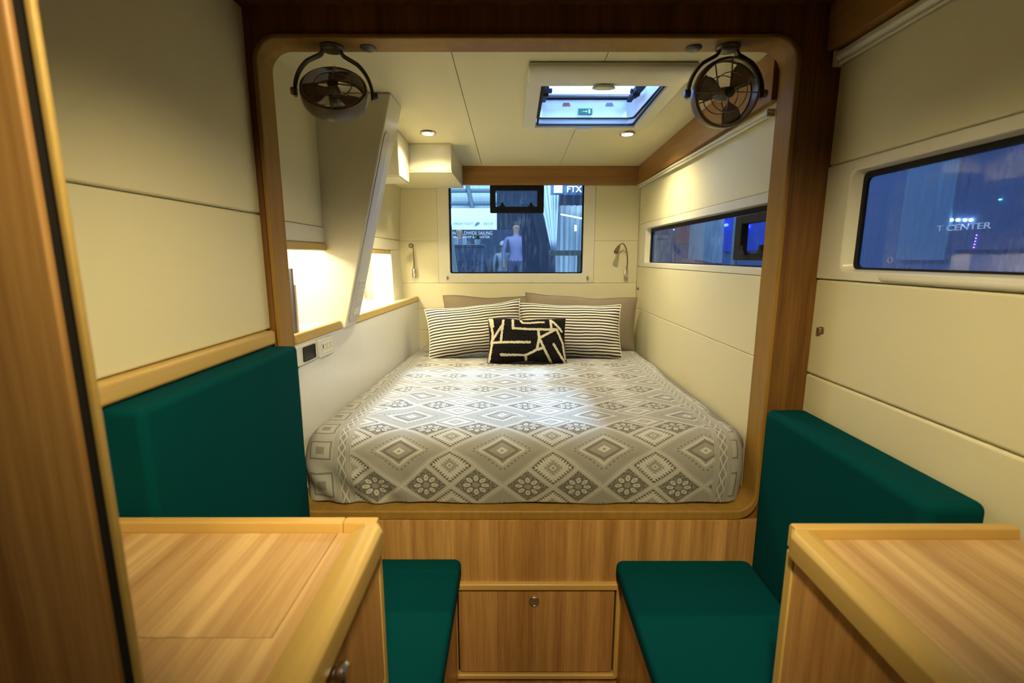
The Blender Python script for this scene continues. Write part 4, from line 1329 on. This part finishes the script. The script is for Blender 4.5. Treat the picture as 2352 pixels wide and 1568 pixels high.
# potted plant on the counter
pp = thing('potted_plant', 'small green potted plant on the reception counter', 'plant', (at(1097, 565, 4.75)[0], 4.75, a[2] + 0.029))
x, y, z = pp.location
finish('pot', lathe(bmesh.new(), [(0.022, 0), (0.030, 0.04), (0.031, 0.05), (0.026, 0.05)], (x, y, z), 'Z', 18), OWH, pp)
bm = bmesh.new()
random.seed(3)
for k in range(34):
    a_ = random.uniform(0, 2 * PI); e = random.uniform(0.1, 1.3); L_ = random.uniform(0.03, 0.055)
    d = Vector((math.cos(a_) * math.cos(e), math.sin(a_) * math.cos(e), math.sin(e)))
    c = Vector((x, y, z + 0.055)); s_ = d.cross(Vector((0, 0, 1))).normalized() * 0.008
    q = [c, c + d * L_ * 0.6 + s_, c + d * L_, c + d * L_ * 0.6 - s_]
    bm.faces.new([bm.verts.new(v) for v in q])
finish('foliage', bm, pm('plant_leaf', (0.03, 0.12, 0.05)), pp)


# lighting truss that carries the drapes and the sign
tr = thing('lighting_truss', 'overhead lighting truss on two posts outside, above the back window view', 'truss', (0.3, 6.95, 0.35))
finish('truss_bar', tube(bmesh.new(), [(-2.6, 6.95, 3.45), (3.2, 6.95, 3.45)], 0.04, 10), LETG, tr)
for x in (-2.6, 3.2): finish('truss_post', tube(bmesh.new(), [(x, 6.95, 0.351), (x, 6.95, 3.5)], 0.045, 10), LETG, tr)


def drape(label, ax0, ax1, Y, z0, z1, top_w, bot_w, seedv):
    bm = bmesh.new(); rows = []
    n = 26
    for i in range(13):
        q = i / 12
        cx, cz = ax0 + (ax1 - ax0) * q, z0 + (z1 - z0) * q
        w = top_w + (bot_w - top_w) * q
        rows.append([bm.verts.new((cx + (k / n - 0.5) * w, Y + 0.04 * min(1, w * 3) * math.sin(k * 1.7 + seedv) * (1 - 0.3 * q), cz)) for k in range(n + 1)])
    for i in range(12):
        for k in range(n): bm.faces.new((rows[i][k], rows[i][k + 1], rows[i + 1][k + 1], rows[i + 1][k]))
    o = finish('fabric_drape', bm, OWH); sd_ = o.modifiers.new('s', 'SOLIDIFY'); sd_.thickness = 0.01
    return tag(o, label, 'drape')


drape('wide pale fabric drape tapering downwards right of the centre of the back window', 0.40, 0.60, 6.95, 3.42, 1.42, 0.62, 0.07, 0.5)
drape('narrow pale fabric strip slanting at the lower left of the back window', -0.47, -0.425, 3.45, 1.72, 1.142, 0.03, 0.07, 1.5)
drape('pale misty fabric wall at the right of the back window', 0.98, 0.94, 7.6, 2.12, 0.352, 0.62, 0.45, 2.5)
tag(finish('mooring_line', tube(bmesh.new(), path([(0.093, 3.45, 1.72), (0.105, 3.45, 1.50), (0.110, 3.45, 1.36), (0.090, 3.45, 1.145)], 6), 0.0055, 8), pm('navy_rope', (0.02, 0.05, 0.14))),
    'thin dark blue line hanging down outside the middle of the back window', 'rope')
sl = bmesh.new(); prism(sl, [(0.060, 1.72), (0.120, 1.72), (0.200, 1.42), (0.215, 1.142), (0.085, 1.142)], 3.50, 3.53, 'Y')
tag(finish('furled_sail', sl, pm('navy_sail_cover', (0.025, 0.06, 0.2)), bevel=0.01), 'dark blue sail cover standing outside the middle of the back window', 'sail')
# hanging sign
hs = thing('hanging_sign', 'white block-letter sign hanging at the top right outside the back window', 'sign', at(1306, 432, 6.7))
text('sign_letters', 'FTX', 0.115, at(1318, 435, 6.7), R90, SIGNW, hs, 0.01, sx=1.0)
c_ = at(1282, 434, 6.7)
bm = bmesh.new()
for i in range(5):
    sh_ = 0.0 if i % 2 == 0 else 0.015
    for k in range(4):
        x0_ = c_[0] - 0.060 + k * 0.030 + (sh_ if k else 0); x1_ = c_[0] - 0.060 + (k + 1) * 0.030 + (sh_ if k < 3 else 0)
        box(bm, (x0_ + 0.002, 6.69, c_[2] - 0.050 + i * 0.021), (x1_ - 0.003, 6.70, c_[2] - 0.050 + (i + 1) * 0.021 - 0.005))
tag(finish('brick_emblem', bm, SIGNW, hs, smooth=False), kind='stuff')
rct('sign_board', 1266, 412, 1352, 447, 6.72, pm('blue_banner', (0.06, 0.13, 0.28)), hs, 0.03)
for px in (1280, 1340):
    q = at(px, 415, 6.735); finish('sign_cable', tube(bmesh.new(), [q, (q[0], 6.93, 3.42)], 0.006, 6), LETG, hs)
# grey bench on the foredeck
g0, g1 = at(1260, 581, 3.4), at(1345, 581, 3.4)
db_ = thing('deck_bench', 'grey rounded deck bench just outside the lower right of the back window', 'bench', (g0[0] + 0.1, 3.45, 1.141))
finish('bench_top', prism(bmesh.new(), rr(g0[0], g0[2] - 0.018, g1[0], g0[2] + 0.018, 0.017, 6), 3.30, 3.42, 'Y'), OG, db_, 0.003)
finish('bench_leg', B((g1[0] - 0.06, 3.33, 1.141), (g1[0] - 0.02, 3.39, g0[2] - 0.017)), OG, db_, 0.003)
# two lamps on stands
for nm, lab, pts, r_ in (('tube_light', 'slanting white tube light on a thin stand at the right of the back window', [at(1288, 492, 6.0), at(1345, 503, 6.0)], 0.006),
                        ('stand_lamp', 'small upright bright lamp on a thin stand at the right of the back window', [at(1322, 517, 6.1), at(1322, 530, 6.1)], 0.011)):
    q = pts[-1]
    t = thing(nm, lab, 'light', (q[0], q[1], 0.35))
    finish('light_tube', tube(bmesh.new(), pts, r_, 8), BULB, t)
    finish('stand_pole', tube(bmesh.new(), [(q[0], q[1], 0.351), (q[0], q[1], q[2])], 0.005, 6), LETG, t)


# people in the hall
def person(label, x, y, zf, h, shirt, trou, hair, face=-1, arm=0):
    sk = bmesh.new()
    k = h / 1.75
    P_ = {'pel': (0, 0, .95, .13), 'che': (0, 0, 1.30, .145), 'nk': (0, 0, 1.47, .055), 'hd': (0, face * 0.01, 1.58, .085), 'tp': (0, face * 0.01, 1.67, .080),
          'hl': (.10, 0, .90, .095), 'kl': (.11, 0, .50, .062), 'al': (.12, 0, .09, .042), 'tl': (.13, face * 0.14, .035, .036),
          'hr': (-.10, 0, .90, .095), 'kr': (-.11, 0, .50, .062), 'ar': (-.12, 0, .09, .042), 'tr': (-.13, face * 0.14, .035, .036),
          'sl': (.19, 0, 1.40, .055), 'el': (.25, face * 0.02, 1.13, .042), 'wl': (.24, face * (0.08 + arm), .90 + arm, .030), 'fl': (.235, face * (0.12 + arm), .82 + arm * 1.2, .022),
          'sr': (-.19, 0, 1.40, .055), 'er': (-.25, face * 0.02, 1.13, .042), 'wr': (-.24, face * 0.08, .90, .030), 'fr': (-.235, face * 0.12, .82, .022)}
    ed = ['pel che', 'che nk', 'nk hd', 'hd tp', 'pel hl', 'hl kl', 'kl al', 'al tl', 'pel hr', 'hr kr', 'kr ar', 'ar tr', 'che sl', 'sl el', 'el wl', 'wl fl', 'che sr', 'sr er', 'er wr', 'wr fr']
    names = list(P_)
    me = D.meshes.new('person')
    me.from_pydata([(P_[n][0] * k, P_[n][1] * k, P_[n][2] * k) for n in names], [tuple(names.index(q) for q in e.split()) for e in ed], [])
    o = D.objects.new('person', me); COL.objects.link(o)
    sm = o.modifiers.new('skin', 'SKIN')
    for i, n in enumerate(names):
        r_ = P_[n][3] * k; me.skin_vertices[0].data[i].radius = (r_, r_ * (0.75 if n in ('che', 'pel') else 1))
    me.skin_vertices[0].data[0].use_root = True
    ss = o.modifiers.new('sub', 'SUBSURF'); ss.levels = 2; ss.render_levels = 2
    dg = bpy.context.evaluated_depsgraph_get(); dg.update()
    m2 = D.meshes.new_from_object(o.evaluated_get(dg)); o.modifiers.clear(); o.data = m2
    m2.name = 'person'
    for mm in (pm('skin', (0.45, 0.28, 0.2)), pm('shirt', shirt), pm('trousers', trou)): m2.materials.append(mm)
    for p in m2.polygons:
        p.use_smooth = True
        c = p.center / k
        p.material_index = 2 if (c.z < 0.97 and abs(c.x) < 0.20) else (0 if (c.z > 1.47 or (abs(c.x) > 0.19 and c.z < 1.0)) else 1)
    o.location = (x, y, zf)
    tag(o, label, 'person')
    hb_ = bmesh.new(); bmesh.ops.create_uvsphere(hb_, u_segments=20, v_segments=12, radius=0.098 * k)
    for v in hb_.verts:
        if v.co.z < -0.02: v.co.z *= 0.6
        v.co.y -= face * 0.022
    ho = finish('hair', hb_, pm('hair', hair), None, origin=(0, 0, 0)); ho.parent = o; ho.location = (0, 0, 1.645 * k)
    nb = bmesh.new(); bmesh.ops.create_cone(nb, segments=8, radius1=0.014, radius2=0.005, depth=0.03, cap_ends=True)
    no = finish('nose', nb, pm('skin_nose', (0.45, 0.28, 0.2)), None, origin=(0, 0, 0)); no.parent = o; no.location = (0, face * 0.095 * k, 1.60 * k); no.rotation_euler = (math.radians(70) * -face, 0, 0)
    return o


person('person in a lavender shirt standing beyond the middle of the back window', at(1186, 560, 8.9)[0], 8.9, 0.35, 1.66, (0.26, 0.25, 0.46), (0.06, 0.08, 0.16), (0.03, 0.03, 0.05), -1)
person('person with dark hair standing behind the reception counter', at(1055, 545, 9.0)[0], 9.0, 0.35, 1.58, (0.10, 0.12, 0.2), (0.03, 0.03, 0.06), (0.02, 0.02, 0.03), -1)
person('person in a pale top walking near the middle of the back window', at(1156, 560, 9.25)[0], 9.25, 0.35, 1.30, (0.34, 0.42, 0.50), (0.06, 0.08, 0.16), (0.5, 0.55, 0.6), 1)

# ---- seen through the right-hand windows
tag(finish('fabric_wall', B((4.6, 2.5, 0.35), (4.65, 15.0, 4.2)), pm('blue_lit_fabric', (0.13, 0.18, 0.38))), 'long blue-lit fabric hall partition seen through the side windows', 'partition')
for y0_, y1_, zz0, zz1, c, lab in ((3.9, 5.0, 1.40, 2.7, (0.07, 0.10, 0.26), 'mid blue display panel on the hall partition, seen through the saloon window'),
                                 (5.05, 5.7, 1.30, 2.9, (0.20, 0.34, 0.52), 'pale blue display panel on the hall partition, at the left of the saloon window view'),
                                 (8.4, 10.4, 1.45, 2.9, (0.03, 0.06, 0.95), 'deep blue display panel on the hall partition, seen through the opening port'),
                                 (10.5, 12.4, 1.20, 3.0, (0.50, 0.64, 0.74), 'whitish display panel on the hall partition, seen in the middle of the berth side window'),
                                 (12.5, 13.6, 1.70, 2.6, (0.42, 0.10, 0.14), 'dark red display panel on the hall partition, left of the whitish one')):
    tag(finish('display_panel', B((4.53, y0_, zz0), (4.594, y1_, zz1)), pm('panel_tint', c), bevel=0.01), lab, 'panel', 'display panels')
# lettering over the hall entrance and hall lamps
def atx(px, py, X):
    a_, b_ = (px - 1176) / F, -(py - 784) / F
    c, s = math.cos(TILT), math.sin(TILT); t = X / a_
    return (X, (c + b_ * s) * t, CH + (b_ * c - s) * t)
es_ = thing('entrance_sign', 'faint white lettering sign seen through the large saloon window', 'sign', atx(2205, 522, 4.515))
text('sign_letters', 'T CENTER', 0.085, atx(2210, 522, 4.515), (PI / 2, 0, -PI / 2), LETW, es_, 0.004, sx=1.5)
cool = flat('cool_bulb', (1, 1, 1), emis=(0.5, 0.85, 1.0), es=14)
warmb = flat('warm_bulb', (1, 1, 1), emis=(1.0, 0.75, 0.35), es=22)
viol = flat('violet_bulb', (1, 1, 1), emis=(0.35, 0.1, 1.0), es=10)
teal = flat('green_bulb', (1, 1, 1), emis=(0.1, 0.9, 0.7), es=8)
bluel = flat('blue_bulb', (1, 1, 1), emis=(0.02, 0.04, 1.0), es=9)
def bulb(px, py, X, r, mat, lab, grp, sy=1.0):
    c = atx(px, py, X)
    bm = bmesh.new(); bmesh.ops.create_icosphere(bm, subdivisions=2, radius=r)
    for v in bm.verts: v.co.y *= sy
    bmesh.ops.translate(bm, verts=bm.verts, vec=c)
    t = finish('hall_lamp', bm, mat); tag(t, lab, 'light', grp); return t
for px, w_ in ((2186, 'leftmost'), (2200, 'second from the left'), (2216, 'third from the left'), (2230, 'rightmost')): bulb(px, 505, 4.515, 0.016, cool, 'cool white hall lamp above the faint lettering, ' + w_ + ' of the cluster', 'cool hall lamps')
bulb(2333, 516, 4.592, 0.016, warmb, 'single warm yellow hall lamp at the right edge of the saloon window', None, 2.0)
bulb(2297, 458, 4.52, 0.007, teal, 'tiny green hall lamp in the saloon window', None, 2.2)
for k in range(5): bulb(2243 - k * 1.6, 540 + k * 7, 4.525, 0.005, viol, 'tiny violet lamp in the saloon window, ' + ('topmost', 'second from the top', 'middle one', 'second from the bottom', 'lowest')[k] + ' of the slanting row', 'violet lamps', 1.3)
bulb(1716, 520, 4.51, 0.045, bluel, 'deep blue hall lamp seen through the opening port of the side window', None, 2.0)
bulb(1668, 517, 4.51, 0.035, bluel, 'deep blue hall lamp just left of the opening port of the side window', None, 2.5)
bulb(1548, 527, 4.59, 0.012, cool, 'small white lamp at the left part of the berth side window', None)

# white deck board with a hand slot, red bag
bx0, bx1 = at(1500, 540, 3.35), at(1539, 615, 3.35)
db = ring(bmesh.new(), rr(bx0[0], 1.16, bx1[0], bx0[2], 0.014, 6), rr(bx0[0] + 0.026, bx0[2] - 0.034, bx1[0] - 0.026, bx0[2] - 0.019, 0.0074, 6), 3.35, 3.372, 'Y')
tag(finish('deck_board', db, pm('grey_white_board', (0.42, 0.47, 0.50)), bevel=0.003), 'white board with a hand slot standing on deck outside the berth side window', 'board')
rb = bmesh.new(); ra, rb2 = atx(1566, 600, 1.06), atx(1622, 612, 1.06)
hexa(rb, [(1.02, rb2[1], 1.20), (1.16, rb2[1], 1.20), (1.16, ra[1], 1.20), (1.02, ra[1], 1.20), (1.05, rb2[1] + 0.05, 1.302), (1.14, rb2[1] + 0.05, 1.302), (1.14, ra[1] - 0.02, 1.325), (1.05, ra[1] - 0.02, 1.325)])
tag(finish('deck_box', rb, pm('dull_red', (0.30, 0.07, 0.06)), bevel=0.01), 'dull red box lying on deck outside the berth side window', 'box')
# the deck the outside things stand on
dk = bmesh.new()
box(dk, (0.90, 1.0, 1.12), (1.75, 3.60, 1.16)); box(dk, (-0.9, 2.95, 1.10), (0.90, 3.60, 1.14))
struct(finish('floor', dk, pm('pale_deck', (0.42, 0.46, 0.48)), smooth=False)).name = 'floor_3'
